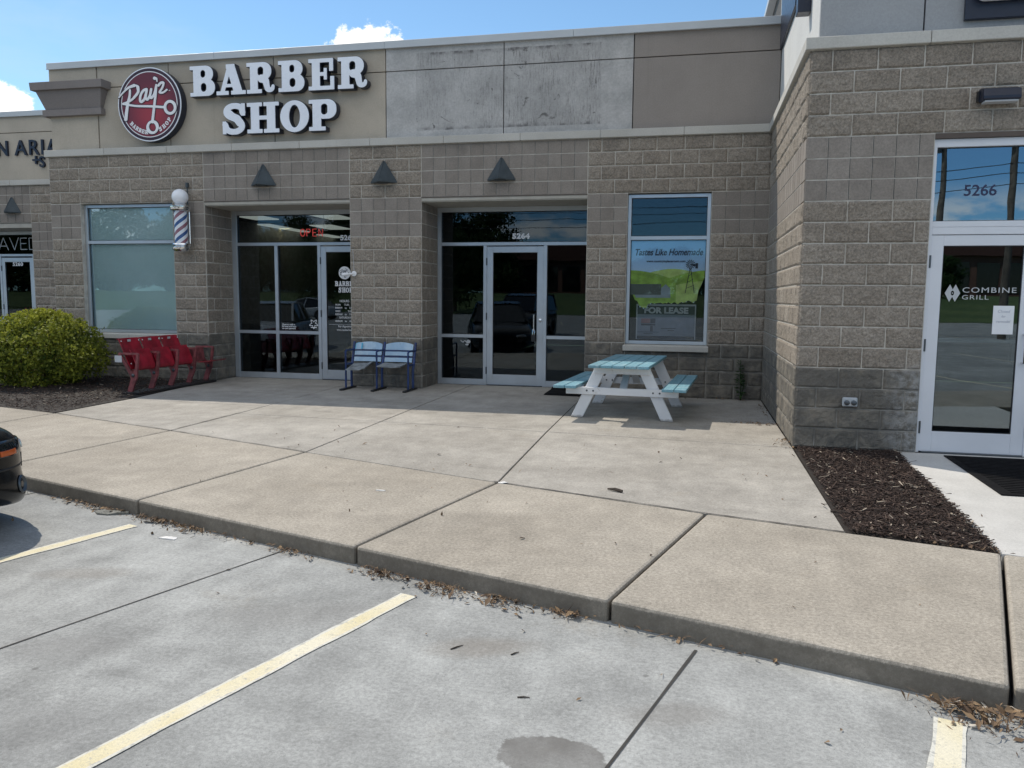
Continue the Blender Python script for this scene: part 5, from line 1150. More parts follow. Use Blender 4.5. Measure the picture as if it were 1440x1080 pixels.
# ============================================================ BLUE STADIUM SEATS
t = NT('blue_slat'); n = t.noise(5, 6, .7); c = t.mix(t.ss(n, .35, .65), (0.30, 0.455, 0.61), (0.42, 0.555, 0.67)); c = t.mix(t.ss(t.noise(13, 5, .7), .60, .70, 0, .8), c, (0.14, 0.22, 0.29)); c = t.mix(t.attr('tint'), c, c); M['slat'] = t.fin(c, .5)
M['slatcyan'] = m_plain('cyan_patch', (0.06, 0.45, 0.66), .5); M['slatworn'] = m_plain('worn_seat', (0.23, 0.25, 0.26), .7, var=.35, vscale=12)
M['bluemetal'] = m_plain('blue_iron', (0.018, 0.040, 0.135), .45, .1, var=.3)
bs = thing('stadium_seats', 'pair of old blue slatted stadium seats against the pier', 'seats', (-5.86, -.36, 0))
sx = [-6.40, -5.875, -5.35]
def backp(z, f=0): return -.10 - (.74-z)*.30 - f                    # y of the reclined back at height z
for i, x in enumerate(sx):
    m = MB(); pts = [(x, backp(.745), .745), (x, backp(.60), .60), (x, backp(.44), .44), (x, -.24, .30), (x, -.235, .03)]
    m.tube(pts, .021, 8); m.tube([(x, backp(.62), .62), (x, -.43, .625), (x, -.46, .60), (x, -.455, .40), (x, -.46, .03)], .016, 8); m.tube([(x, -.24, .40), (x, -.455, .405)], .018, 8)
    m.build('standard', M['bluemetal'], bs, smooth=True)
    m = MB(); m.box(x-.028, x+.028, -.66, -.10, .0, .028); m.build('foot', M['black'], bs, bevel=.008)
def slat(x0, x1, z0, z1, crown, mat, name, ym=0, t_=.02, n=10):
    V = []; F = []
    for i in range(n+1):
        u = i/n; x = x0+(x1-x0)*u; bow = .035*4*u*(1-u); cz = crown*4*u*(1-u)
        for z, d in ((z0, 0), (z1+cz, 0), (z1+cz, t_), (z0, t_)): V.append((x, backp(min(z, .76))+bow-.022+ym+d, z))
    for i in range(n):
        for k in range(4): F.append((i*4+k, i*4+(k+1) % 4, (i+1)*4+(k+1) % 4, (i+1)*4+k))
    F += [(3, 2, 1, 0), (n*4, n*4+1, n*4+2, n*4+3)]; m = MB(); m.add(V, F); return m.build(name, mat, bs, bevel=.003)
for j in range(2):
    a, b = sx[j]+.03, sx[j+1]-.03
    top = slat(a, b, .625, .715, .035, M['slat'], 'back_slat')
    slat(a, b, .535, .60, 0, M['slat'], 'back_slat'); slat(a, b, .435, .505, 0, M['slat'], 'back_slat')
    if j == 0: tag(slat(a+.005, a+.125, .632, .722, .012, M['slatcyan'], 'paint_patch', -.004, .003), 'bright cyan patch left of the top slat')
    m = MB()
    for z in (.612, .517): m.tube([(a-.02, backp(z)-.012, z), ((a+b)/2, backp(z)+.02, z), (b+.02, backp(z)-.012, z)], .010, 6)
    m.build('cross_rail', M['bluemetal'], bs)
    V = []; F = []; n = 8
    for i in range(n+1):
        u = i/n; y = -.20-u*.36; z = .405+.02*math.cos(u*3.0)+(.015*u if j else -.035*u)
        for xx, dz in ((a+.01, -.02*(1-j)), ((a+b)/2, -.012), (b-.01-(.12 if j == 0 else .06), 0.02*(1-j))): V += [(xx, y, z+dz), (xx, y, z+dz-.018)]
    for i in range(n):
        for k in range(2):
            p = i*6+k*2; q = p+6; F += [(p, q, q+2, p+2), (p+1, p+3, q+3, q+1)]
        F += [(i*6, i*6+1, (i+1)*6+1, (i+1)*6), (i*6+4, (i+1)*6+4, (i+1)*6+5, i*6+5)]
    F += [(0, 2, 3, 1), (2, 4, 5, 3), (n*6, n*6+1, n*6+3, n*6+2), (n*6+2, n*6+3, n*6+5, n*6+4)]
    m = MB(); m.add(V, F); m.build('seat', M['slatworn'], bs)

# ============================================================ RED STADIUM SEATS
M['redshell'] = m_plain('red_plastic', (0.31, 0.013, 0.028), .38, var=.3, vscale=7); M['rediron'] = m_plain('faded_red_iron', (0.20, 0.055, 0.058), .65, var=.4, vscale=10)
rd = thing('stadium_seats', 'row of red folding stadium seats at the mulch edge below the left window', 'seats', (-9.5, -.95, 0))
RX, RY0, RP = -9.19, -1.96, .475                                     # back line, first standard, pitch; seats face +X
def rp(u, y, z): return (RX+u, y, z)                                 # u forward
for i in range(5):
    y = RY0+i*RP; m = MB()
    prof = [(-.15, .615), (.16, .615), (.185, .595), (.155, .36), (.14, .24), (.085, .12), (.05, .015), (-.035, .015), (.0, .12), (.04, .22), (.025, .28), (-.16, .585)]; hole = [(-.115, .587), (.145, .587), (.115, .37), (.075, .325), (.045, .345)]
    V, F = fill([np.array(prof), np.array(hole)], .032); m.add(np.stack([RX+V[:, 0], y-.0175+V[:, 2], V[:, 1]], 1), F); st = m.build('standard', M['rediron'], rd, bevel=.004, fix=False)
    m = MB(); m.lathe([(.026, 0), (.026, .010), (.014, .018)], (RX+.085, y-.018, .28), (0, -1, 0), 14); m.build('pivot', M['hinge'], st, smooth=True)
def shell(name, c0, c1, y0, y1, bow, mat, th=.014, n=8, kk=8):
    """curved panel between profile points c0->c1 (u,z list) spanning y"""
    C = spline(c0, 4); V = []; F = []; m = len(C)
    for j in range(n+1):
        v = j/n; y = y0+(y1-y0)*v; b = bow*4*v*(1-v)
        for (u, z) in C: V.append((RX+u-b, y, z))
    for j in range(n):
        for i in range(m-1): F.append((j*m+i, (j+1)*m+i, (j+1)*m+i+1, j*m+i+1))
    N = len(V); V += [(x-th, y, z-.002) for x, y, z in V]; F += [tuple(N+i for i in f)[::-1] for f in F]
    for i in range(m-1): F += [(i, i+1, N+i+1, N+i), (n*m+i+1, n*m+i, N+n*m+i, N+n*m+i+1)]
    for j in range(n): F += [((j+1)*m, j*m, N+j*m, N+(j+1)*m), (j*m+m-1, (j+1)*m+m-1, N+(j+1)*m+m-1, N+j*m+m-1)]
    mm = MB(); mm.add(V, F); return mm.build(name, mat, rd, smooth=True)
for i in range(4):
    y0 = RY0+i*RP+.022; y1 = y0+RP-.044
    if i == 3:
        m = MB(); m.prism([(-.02, .37), (.03, .37), (.0, .60), (-.05, .60)], lambda a, b: (RX+a, y0, b), lambda a, b: (RX+a, y1, b)); m.build('backrest', M['rediron'], rd, bevel=.006)
        shell('seat', [(.02, .36), (.12, .365), (.28, .37), (.40, .385), (.44, .41)], None, y0+.01, y1-.01, 0, M['redshell']); continue
    bk = shell('backrest', [(-.20, .80), (-.175, .82), (-.13, .72), (-.06, .56), (.0, .42), (.03, .36)], None, y0, y1, .03, M['redshell'])
    m = MB(); m.box(RX-.166, RX-.162, (y0+y1)/2-.035, (y0+y1)/2+.035, .765, .80); m.build('number_plate', M['vinylgrey'], bk)
    m = MB()
    for yy in (y0+.02, y1-.02):
        for u, z in ((-.160, .78), (-.0, .45)): m.lathe([(.010, 0), (.009, .005)], (RX+u+.012, yy, z), (1, 0, .4), 8)
    m.build('bolt', M['vinyl'], bk)
    if i < 3: shell('seat', [(.02, .35), (.09, .345), (.115, .40), (.075, .53), (.01, .66)], None, y0+.006, y1-.006, .02, M['redshell'])
    else: shell('seat', [(.02, .36), (.12, .365), (.28, .37), (.40, .385), (.44, .41)], None, y0+.01, y1-.01, 0, M['redshell'])
m = MB(); m.box(RX-.06, RX+.22, RY0-.10, RY0+4*RP+.0, .004, .034); m.build('base_board', M['black'], rd, bevel=.004)
tgp = MB(); tgp.box(RX-.22, RX-.10, RY0-.02, RY0-.012, .47, .57); tgp.build('paper_tag', M['vinylgrey'], rd)

# ============================================================ PLANTS
def m_leaf(name, a, b, trans=.25):
    t = NT(name); c = t.mix(t.attr(), a, b); t.put(t.b.inputs['Base Color'], c); t.b.inputs['Roughness'].default_value = .6; t.b.inputs['Specular IOR Level'].default_value = .2
    tl = t.n.new('ShaderNodeBsdfTranslucent'); t.l.new(c, tl.inputs[0]); mx_ = t.n.new('ShaderNodeMixShader'); mx_.inputs[0].default_value = trans
    t.l.new(t.b.outputs[0], mx_.inputs[1]); t.l.new(tl.outputs[0], mx_.inputs[2]); t.l.new(mx_.outputs[0], t.out.inputs[0]); return t.m
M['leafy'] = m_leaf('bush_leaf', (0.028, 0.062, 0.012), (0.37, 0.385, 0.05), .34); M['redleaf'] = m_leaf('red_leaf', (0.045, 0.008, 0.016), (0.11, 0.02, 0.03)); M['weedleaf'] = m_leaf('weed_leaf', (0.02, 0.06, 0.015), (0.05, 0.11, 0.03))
M['treeleaf'] = m_leaf('tree_leaf', (0.020, 0.048, 0.012), (0.055, 0.095, 0.025), .3); M['bark'] = m_plain('bark', (0.075, 0.055, 0.04), .95, var=.35, vscale=14, bump=.6, bscale=30)
def leaves(n, cen, rad, seed, size, flat=.0, shell_=.55, lump=.22, zmin=None, tone=None):
    rs = np.random.RandomState(seed); d = rs.normal(size=(n, 3)); d /= np.linalg.norm(d, axis=1)[:, None]
    r = (shell_+(1-shell_)*rs.rand(n)**.6)
    lat = d[:, 0]*2.1+d[:, 1]*1.3; lon = d[:, 2]*2.3-d[:, 1]*1.1
    lumpn = vnoise(lat*2.2+seed, lon*2.2, seed)-.5+.5*(vnoise(lat*5+seed, lon*5, seed+3)-.5)
    r = r*(1+lump*2*lumpn)
    p = np.array(cen)+d*r[:, None]*np.array(rad)
    if zmin is not None: k = p[:, 2] > zmin; p, d, r, lumpn = p[k], d[k], r[k], lumpn[k]; n = len(p)
    nrm = d*0.8+rs.normal(size=(n, 3))*.75; nrm /= np.linalg.norm(nrm, axis=1)[:, None]
    a = np.cross(nrm, rs.normal(size=(n, 3))); a /= np.linalg.norm(a, axis=1)[:, None]; b = np.cross(nrm, a)
    L = size*rs.uniform(.6, 1.3, n)[:, None]; w = L*.30
    V = np.stack([p-a*L*.5, p-b*w+nrm*L*.08, p+a*L*.5, p+b*w+nrm*L*.08], 1).reshape(-1, 3)
    F = np.arange(4*n).reshape(n, 4)
    tn = np.clip(rs.beta(2, 2.2, n)*.8+.35*np.clip(lumpn*2, -.3, .5), 0, 1)
    if tone is not None: tn = np.clip(tn*tone(p), 0, 1)
    return V, F.tolist(), tn
bu = thing('bush', 'rounded yellow green bush in the mulch bed', 'bush', (-11.32, -1.25, 0))
V, F, tn = leaves(17000, (-11.36, -1.25, .50), (.95, .90, .63), 3, .058, lump=.20, shell_=.55, zmin=.03)
m = MB(); m.add(V, F, tn); rs = np.random.RandomState(5)
for k in range(260):                                              # new shoots above the outline, tinted lighter to imitate a sunlit top
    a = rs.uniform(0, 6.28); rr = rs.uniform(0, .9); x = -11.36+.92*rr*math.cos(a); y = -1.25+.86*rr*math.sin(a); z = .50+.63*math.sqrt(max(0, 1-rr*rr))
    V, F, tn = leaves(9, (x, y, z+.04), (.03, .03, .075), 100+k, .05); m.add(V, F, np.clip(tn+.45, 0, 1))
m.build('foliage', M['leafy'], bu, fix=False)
m = MB()
for k in range(14):
    a = k*.45*2; m.tube([(-11.32, -1.25, -.02), (-11.32+.3*math.cos(a), -1.25+.3*math.sin(a), .3), (-11.32+.62*math.cos(a), -1.25+.58*math.sin(a), .62+.15*math.sin(k*2.1))], [.022, .016, .006], 6)
m.build('stem', M['bark'], bu)
rb = thing('shrub', 'low dark red shrub behind the green bush', 'shrub', (-13.6, 1.4, 0))
m = MB(); V, F, tn = leaves(2600, (-13.6, 1.4, .62), (.62, .6, .60), 9, .07, lump=.25, shell_=.4, zmin=.03); m.add(V, F, tn); m.build('foliage', M['redleaf'], rb, fix=False)
m = MB()
for k in range(6): m.tube([(-13.6, 1.4, -.02), (-13.6+.3*math.cos(k), 1.4+.3*math.sin(k), .6)], [.018, .006], 6)
m.build('stem', M['bark'], rb)
wd = thing('weed', 'tall green weed growing at the wall foot beside the right corner', 'weed', (-.30, -.09, 0))
m = MB(); m.tube([(-.30, -.09, 0), (-.31, -.085, .3), (-.325, -.095, .60)], [.007, .005, .002], 6); m.tube([(-.30, -.09, .02), (-.27, -.12, .2), (-.265, -.13, .36)], [.005, .004, .002], 6); m.build('stem', M['weedleaf'], wd)
rs = np.random.RandomState(2); m = MB()
for k in range(110):
    h = rs.uniform(.06, .62); a = rs.uniform(0, 6.28); L = .13*(1-.6*h/.62)*rs.uniform(.6, 1.2); p = np.array([-.30-.04*h/.6, -.09, h]); d = np.array([math.cos(a), math.sin(a)*.6-.2, rs.uniform(-.3, .4)]); d /= np.linalg.norm(d); s_ = np.cross(d, (0, 0, 1)); s_ /= np.linalg.norm(s_)
    m.add([p, p+d*L*.5-s_*L*.13+(0, 0, .01), p+d*L, p+d*L*.5+s_*L*.13+(0, 0, .01)], [(0, 1, 2, 3)], rs.rand())
m.build('foliage', M['weedleaf'], wd, fix=False)

# ============================================================ MATS, LITTER
dm = thing('door_mat', 'large black rubber door mat on the white walkway', 'mat', (2.2, -4.8, 0))
m = MB(); m.prism([(1.365, -3.99), (3.1, -3.99), (3.1, -5.60), (1.325, -5.60)], lambda a, b: (a, b, .001), lambda a, b: (a, b, .011)); m.build('mat_base', M['rubber'], dm, bevel=.003)
m = MB()
for i in range(22): 
    y = -4.07-i*.068; m.box(1.42, 3.05, y-.026, y, .0112, .016)
m.build('mat_rib', M['rubber'], dm)
fm = thing('folded_mat', 'black floor mat lying by the 5264 door beside the picnic table', 'mat', (-2.9, .2, 0))
m = MB(); V = []; F = []
for i in range(9):
    for j in range(7):
        u, v = i/8, j/6; V.append((-3.22+.56*u+.03*v, -.28+.72*v-.05*u, .012+.02*abs(math.sin(u*3+v*2))+(.03*(v > .8))))
for i in range(8):
    for j in range(6): F.append((i*7+j, (i+1)*7+j, (i+1)*7+j+1, i*7+j+1))
N = len(V); V2 = V+[(x, y, .003) for x, y, z in V]; F2 = F+[tuple(N+k for k in f)[::-1] for f in F]
B_ = [i*7 for i in range(9)]+[8*7+j for j in range(1, 7)]+[i*7+6 for i in range(7, -1, -1)]+[j for j in range(5, 0, -1)]
for a, b in zip(B_, B_[1:]+B_[:1]): F2.append((b, a, N+a, N+b))
m.add(V2, F2); m.build('mat_sheet', M['rubber'], fm)
M['scrap'] = m_plain('scrap_paper', (0.72, 0.71, 0.69), .8, var=.1, vscale=40); M['stone_grey'] = m_plain('loose_stone', (0.17, 0.17, 0.15), .9, var=.3, vscale=25, bump=.5, bscale=60); M['twigm'] = m_plain('twig', (0.055, 0.042, 0.032), .95)
def scrap(x, y, z, sz, seed, lab, name='paper_scrap', mat='scrap'):
    rs = np.random.RandomState(seed); n = 9; V = [(x, y, z+sz*.22)]
    for k in range(n): a = 2*math.pi*k/n; r = sz*rs.uniform(.55, 1.15); V.append((x+r*math.cos(a)*1.4, y+r*math.sin(a)*.7, z+.002+sz*.16*rs.rand()))
    V += [(vx, vy, z+.0005) for vx, vy, vz in V]
    F = [(0, 1+k, 1+(k+1) % n) for k in range(n)] + [(n+1, n+2+(k+1) % n, n+2+k) for k in range(n)] + [(1+k, n+2+k, n+2+(k+1) % n, 1+(k+1) % n) for k in range(n)]
    m = MB(); m.add(V, F); return tag(m.build(name, M[mat]), lab, 'litter')
scrap(-3.305, -6.66, 0, .035, 1, 'white scrap of paper alone in the middle of the sidewalk')
scrap(-4.33, -7.80, LOT, .055, 2, 'crumpled white wrapper on the car park left of the long bay line')
scrap(-2.47, -6.17, 0, .04, 3, 'white flake at the joint corner of the sidewalk slabs')
def twig(x, y, z, L, a, lab, r=.008):
    m = MB(); c_, s_ = math.cos(a)*L/2, math.sin(a)*L/2; m.tube([(x-c_, y-s_, z+r), (x, y, z+r*1.5), (x+c_, y+s_, z+r)], [r, r*1.1, r*.5], 6); return tag(m.build('twig', M['twigm']), lab, 'twig')
twig(-1.565, -6.22, -.002, .13, 2.7, 'curled dark twig lying on the apron near the long joint', .012); twig(.02, -6.45, 0, .12, .1, 'dark twig at the edge of the right mulch')
twig(-2.02, -8.93, LOT, .07, 0.9, 'dark twig beside the long yellow bay line', .003); twig(-1.63, -9.31, LOT, .05, .2, 'short dark stick on the open car park', .003); twig(-1.75, -8.93, LOT, .045, .9, 'small twig in the middle of the car park bay', .003)
rk = scrap(-5.12, -7.36, LOT, .10, 8, 'flat grey stone lying against the left kerb', 'stone', 'stone_grey'); rk['category'] = 'stone'; rk.scale = (1, 1, 1)
# leaf litter swept along the kerb and into the corner
t = NT('dead_leaf'); c = t.mix(t.attr(), (0.05, 0.028, 0.018), (0.30, 0.20, 0.11)); c = t.mix(t.ss(t.attr(), .93, .97), c, (.55, .5, .42)); M['deadleaf'] = t.fin(c, .85)
def litter(spots, lab, seed):
    rs = np.random.RandomState(seed); m = MB()
    for (x, y, z, n, ax, ay, ang, hgt) in spots:
        for k in range(n):
            a, b = rs.normal(size=2)*.5; px_ = x+ax*a*math.cos(ang)-ay*b*math.sin(ang); py_ = y+ax*a*math.sin(ang)+ay*b*math.cos(ang)
            off = (Vector((px_, py_))-K0).dot(CN)
            if z < -.05 and off > -.012: px_ -= CN.x*(off+.02); py_ -= CN.y*(off+.02)
            L = .010+rs.gamma(2.2, .009); w = L*rs.uniform(.25, .6); th = rs.uniform(0, 6.28); tl = rs.normal(0, .45); h = z+.006+hgt*rs.rand()*max(0, 1-abs(b))
            d = np.array([math.cos(th)*math.cos(tl), math.sin(th)*math.cos(tl), math.sin(tl)]); s_ = np.array([-math.sin(th), math.cos(th), rs.normal(0, .3)]); p = np.array([px_, py_, h])
            if rs.rand() < .25: w = .005; L *= 1.8
            c_ = np.array([0, 0, L*.15*rs.rand()])
            m.add([p-d*L/2, p-s_*w/2+c_, p+d*L/2, p+s_*w/2+c_], [(0, 1, 2, 3)], min(1, rs.beta(1.3, 1.8)*1.05))
    return tag(m.build('leaf_litter', M['deadleaf'], fix=False), lab, None, kind='stuff')
ka = math.atan2(CD.y, CD.x)
spots = []
def kspot(s, n, ln, wd_=.06, off=-.04, h=.03): p = kerb(s, off); spots.append((p[0], p[1], LOT, n, ln, wd_, ka, h))
kspot(-.85, 50, .4); kspot(-.40, 120, .35, .06); kspot(.28, 140, .30, .06); kspot(.62, 120, .22, .07, -.05); kspot(1.05, 40, .4, .05); kspot(1.55, 70, .22, .06); kspot(2.30, 150, .20, .07, -.06); kspot(2.72, 170, .18, .09, -.07); kspot(3.1, 120, .22, .09, -.06); kspot(3.45, 60, .15, .05); kspot(3.9, 25, .5, .03, -.02); kspot(-1.6, 40, .5); kspot(4.4, 15, .5, .03, -.02)
kspot(5.25, 260, .18, .11, -.09, .05); kspot(5.62, 620, .26, .15, -.11, .08); kspot(6.2, 200, .4, .15, -.1); kspot(2.0, 20, 4.5, .5, -.35, .001)
litter(spots, 'brown dead leaves and twigs swept against the kerb', 5)
litter([(-.06, -3.72, 0, 60, .10, .35, 0, .04), (-.12, -2.45, 0, 45, .22, .08, 0, .02), (-.35, -2.35, 0, 25, .3, .05, 0, .01), (-.06, -1.2, 0, 40, .05, .8, 0, .02), (-1.0, -.08, 0, 50, 1.2, .06, 0, .02), (-2.4, -.1, 0, 30, .5, .08, 0, .02), (-4, -5, 0, 28, 4, 1.4, -.3, .001), (-1.5, -5.4, 0, 26, 2, 1.6, -.3, .001), (-2.5, -7.2, 0, 30, 4, 1.0, -.3, .001), (.9, -7.2, 0, 35, .5, .05, -.3, .01)], 'dead leaves gathered in the corner and strewn on the slabs', 6)

# ============================================================ CARS
def m_car(name, col, rough=.22):
    t = NT(name); t.put(t.b.inputs['Base Color'], col); t.b.inputs['Roughness'].default_value = rough; t.b.inputs['Coat Weight'].default_value = .12; t.b.inputs['Coat Roughness'].default_value = .04; t.b.inputs['Specular IOR Level'].default_value = .25; return t.m
M['carblack'] = m_car('black_paint', (0.006, 0.007, 0.008)); M['carblue'] = m_car('blue_paint', (0.02, 0.03, 0.08)); M['carsilver'] = m_car('silver_paint', (0.42, 0.44, 0.46)); M['cardark'] = m_car('charcoal_paint', (0.02, 0.021, 0.024))
M['carglass'] = m_plain('car_glass', (0.01, 0.012, 0.014), .05); M['lens'] = m_plain('headlight_lens', (0.48, 0.50, 0.52), .06, .65, var=.4, vscale=16); M['amber'] = m_plain('amber_lens', (0.55, 0.10, 0.015), .15); M['tail'] = m_plain('tail_lens', (0.25, 0.01, 0.01), .15)
def sedan(name, label, paint, loc, rz, suv=False):
    """local: +Y forward, length 4.7, width 1.8"""
    r = thing(name, label, 'car', loc, rz); L = 4.7; H = 1.42 if not suv else 1.78; hb = .90 if not suv else 1.08
    # body below the glass: lofted half sections
    st = [-2.35, -2.30, -2.15, -1.8, -1.2, -.4, .4, 1.1, 1.6, 1.95, 2.15, 2.27, 2.33, 2.35]
    hw = [.62, .72, .82, .88, .90, .90, .90, .90, .89, .86, .79, .66, .48, .34]
    top = [hb-.12, hb-.04, hb+.03, hb+.06, hb+.04, hb+.02, hb, hb-.02, hb-.08, hb-.14, hb-.20, hb-.26, hb-.31, hb-.34]
    bot = [.36, .30, .26, .22, .20, .19, .19, .20, .20, .17, .145, .13, .13, .14]
    V = []; F = []; ns = len(st); prof = [(.0, 0.0), (.80, .0), (.95, .10), (1.0, .28), (.995, .50), (1.0, .66), (.97, .84), (.88, .96), (.60, 1.0), (0, 1.02)]
    for i in range(ns):
        for (a, b) in prof:
            lip = 1.0
            if i >= 9 and .05 < b < .3: lip = 1.035                        # chin lip of the bumper
            if i >= 9 and abs(b-.50) < .01: lip = .985
            V.append((hw[i]*a*lip, st[i] + (.02 if (i >= 11 and b < .3) else 0), bot[i]+(top[i]-bot[i])*b))
    k = len(prof)
    for i in range(ns-1):
        for j in range(k-1): F.append((i*k+j, (i+1)*k+j, (i+1)*k+j+1, i*k+j+1))
    F.append(tuple(range(k))); F.append(tuple((ns-1)*k+j for j in range(k))[::-1])
    N = len(V); V += [(-x, y, z) for x, y, z in V]; F += [tuple(N+i for i in f)[::-1] for f in F]
    m = MB(); m.add(V, F); body = m.build('body', paint, r, local=True)
    bm = bmesh.new(); bm.from_mesh(body.data); bmesh.ops.remove_doubles(bm, verts=bm.verts, dist=.0005); bmesh.ops.recalc_face_normals(bm, faces=bm.faces); bm.to_mesh(body.data); bm.free()
    sb = body.modifiers.new('s', 'SUBSURF'); sb.levels = 2; sb.render_levels = 2
    body.data.polygons.foreach_set('use_smooth', [True]*len(body.data.polygons))
    # cabin
    cs = [(-1.75, hb+.03, .70), (-1.15, H-.06, .60), (-.3, H, .60), (.35, H-.05, .59), (1.15, hb-.02, .72)] if not suv else [(-2.2, hb+.03, .74), (-1.95, H-.06, .66), (-.3, H, .66), (.45, H-.07, .64), (1.1, hb, .75)]
    V = []; F = []
    for (y, z, w) in cs: V += [(-w, y, z), (w, y, z)]
    for (y, z, w) in cs: V += [(-.83, y, hb-.03), (.83, y, hb-.03)]
    n = len(cs)
    for i in range(n-1): F += [(2*i, 2*i+1, 2*i+3, 2*i+2), (2*i, 2*i+2, 2*n+2*i+2, 2*n+2*i), (2*i+1, 2*n+2*i+1, 2*n+2*i+3, 2*i+3)]
    F += [(0, 2*n, 2*n+1, 1), (2*n-2, 2*n-1, 4*n-1, 4*n-2)]
    m = MB(); m.add(V, F); m.build('window_glass', M['carglass'], r, bevel=.03, local=True)
    m = MB(); i0, i1 = 1, 3; m.add([(-cs[1][2]-.01, cs[1][0]-.1, cs[1][1]+.005), (cs[1][2]+.01, cs[1][0]-.1, cs[1][1]+.005), (cs[2][2]+.01, cs[2][0], cs[2][1]+.02), (-cs[2][2]-.01, cs[2][0], cs[2][1]+.02), (cs[3][2]+.01, cs[3][0]+.05, cs[3][1]+.005), (-cs[3][2]-.01, cs[3][0]+.05, cs[3][1]+.005)], [(0, 1, 2, 3), (3, 2, 4, 5)])
    for s in (-1, 1):
        for a, b in ((0, 1), (3, 4)): m.bar((s*(cs[a][2]+.015), cs[a][0], cs[a][1]), (s*(cs[b][2]+.015), cs[b][0], cs[b][1]), .06, .05)
        for a, b in ((1, 2), (2, 3)): m.bar((s*(cs[a][2]+.012), cs[a][0], cs[a][1]), (s*(cs[b][2]+.012), cs[b][0], cs[b][1]), .05, .05)
        m.bar((s*.63, -.35, H-.04), (s*.85, -.30, hb), .07, .03)
    m.build('roof', paint, r, local=True)
    for s in (-1, 1):
        for y in (1.42, -1.42):
            m = MB(); m.lathe([(.20, -.11), (.30, -.115), (.325, -.09), (.33, 0), (.325, .09), (.30, .112), (.21, .11)], (s*.79, y, .33), (s, 0, 0), 28); w = m.build('wheel', M['rubber'], r, smooth=True, local=True)
            m = MB(); m.lathe([(.05, .10), (.21, .105), (.215, .118), (.19, .10), (.06, .085), (.03, .10)], (s*.79, y, .33), (s, 0, 0), 20); m.build('rim', M['alu'], w, smooth=True, local=True)
            m = MB(); m.lathe([(.375, .0), (.375, .025)], (s*.875, y, .345), (s, 0, 0), 28); m.build('wheel_arch', M['black'], r, local=True)
    return r, hb
M['carred'] = M['carblack']
bc_, hb = sedan('parked_car', 'black parked car whose nose pokes in at the left edge', M['carblack'], (0, 0, 0), 0)
NOSE = Vector((-6.085, -7.47)); H_ = Vector((.30, .954)).normalized()
cpos = NOSE - H_*2.35; bc_.location = (cpos.x, cpos.y, LOT-.02); bc_.rotation_euler = (0, 0, math.atan2(-H_.x, H_.y))
from mathutils.bvhtree import BVHTree
_dg = bpy.context.evaluated_depsgraph_get(); _dg.update(); _body = [o for o in bc_.children if o.name.startswith('body')][0]; _bv = BVHTree.FromObject(_body, _dg)
def on_body(s, th, z, off=.006):
    d_ = Vector((s*math.cos(th), math.sin(th), 0)); o_ = Vector((0, 1.5, z)); h = _bv.ray_cast(o_+d_*3, -d_)
    return (h[0]+h[1]*off, h[1]) if h[0] is not None else (o_+d_*.8, d_)
def patch(s, t0, t1, zf, name, mat, par, nt=10, nz=4, off=.006):
    V = []; F = []
    for i in range(nt+1):
        th = math.radians(t0+(t1-t0)*i/nt); za, zb = zf(i/nt)
        for j in range(nz+1): V.append(on_body(s, th, za+(zb-za)*j/nz, off)[0])
    for i in range(nt):
        for j in range(nz): q = i*(nz+1)+j; F.append((q, q+nz+1, q+nz+2, q+1))
    m = MB(); m.add(V, F); o = m.build(name, mat, par, local=True, smooth='all'); md = o.modifiers.new('thick', 'SOLIDIFY'); md.thickness = .012; md.offset = 0; return o
for s in (-1, 1):
    hl = patch(s, 20, 72, lambda u: (.515-.01*u, .615-.05*u*u), 'headlight', M['carglass'], bc_)
    patch(s, 52, 68, lambda u: (.525, .570), 'reflector', M['lens'], hl, off=.014)
    patch(s, 33, 41, lambda u: (.520, .552), 'side_marker', M['amber'], hl, off=.014)
    p, nrm_ = on_body(s, math.radians(44), .31, -.010)
    m = MB(); m.lathe([(.046, .0), (.060, .012), (.052, .022), (.038, .008)], p, nrm_, 20); fg = m.build('fog_lamp', M['hinge'], bc_, smooth=True, local=True)
    m = MB(); m.lathe([(.037, .009), (.02, .014)], p, nrm_, 16); m.build('lamp_lens', M['carglass'], fg, local=True)
    patch(s, 2, 80, lambda u: (.425, .437), 'bumper_seam', M['black'], bc_, nt=20, nz=1, off=-.003)
bc_.scale = (1, 1, 1.05)
m = MB(); m.box(-.5, .5, 2.30, 2.345, .38, .50); m.build('grille', M['black'], bc_, local=True)
# cars seen only as reflections in the shop glass
for (nm, lab, pt, loc, rz, suv) in (('parked_car', 'silver parked car left of the black car', M['carsilver'], (-13.1, -7.6, LOT), math.radians(-17.4), False), ('parked_car', 'dark sport utility car parked across the aisle facing the shops', M['cardark'], (-8.2, -20.2, LOT), math.radians(8), True),
                                    ('parked_car', 'blue parked car in the far row', M['carblue'], (-13.5, -20.6, LOT), math.radians(-172), False), ('parked_car', 'silver parked car in the far row', M['carsilver'], (-27, -37, LOT), math.radians(95), False), ('parked_car', 'charcoal car parked in the far row', M['cardark'], (3.5, -37, LOT), math.radians(8), True),
                                    ('parked_car', 'white lit side of a silver car at the far lot edge', M['carsilver'], (9.5, -57, LOT), math.radians(90), False)):
    sedan(nm, lab, pt, loc, rz, suv)

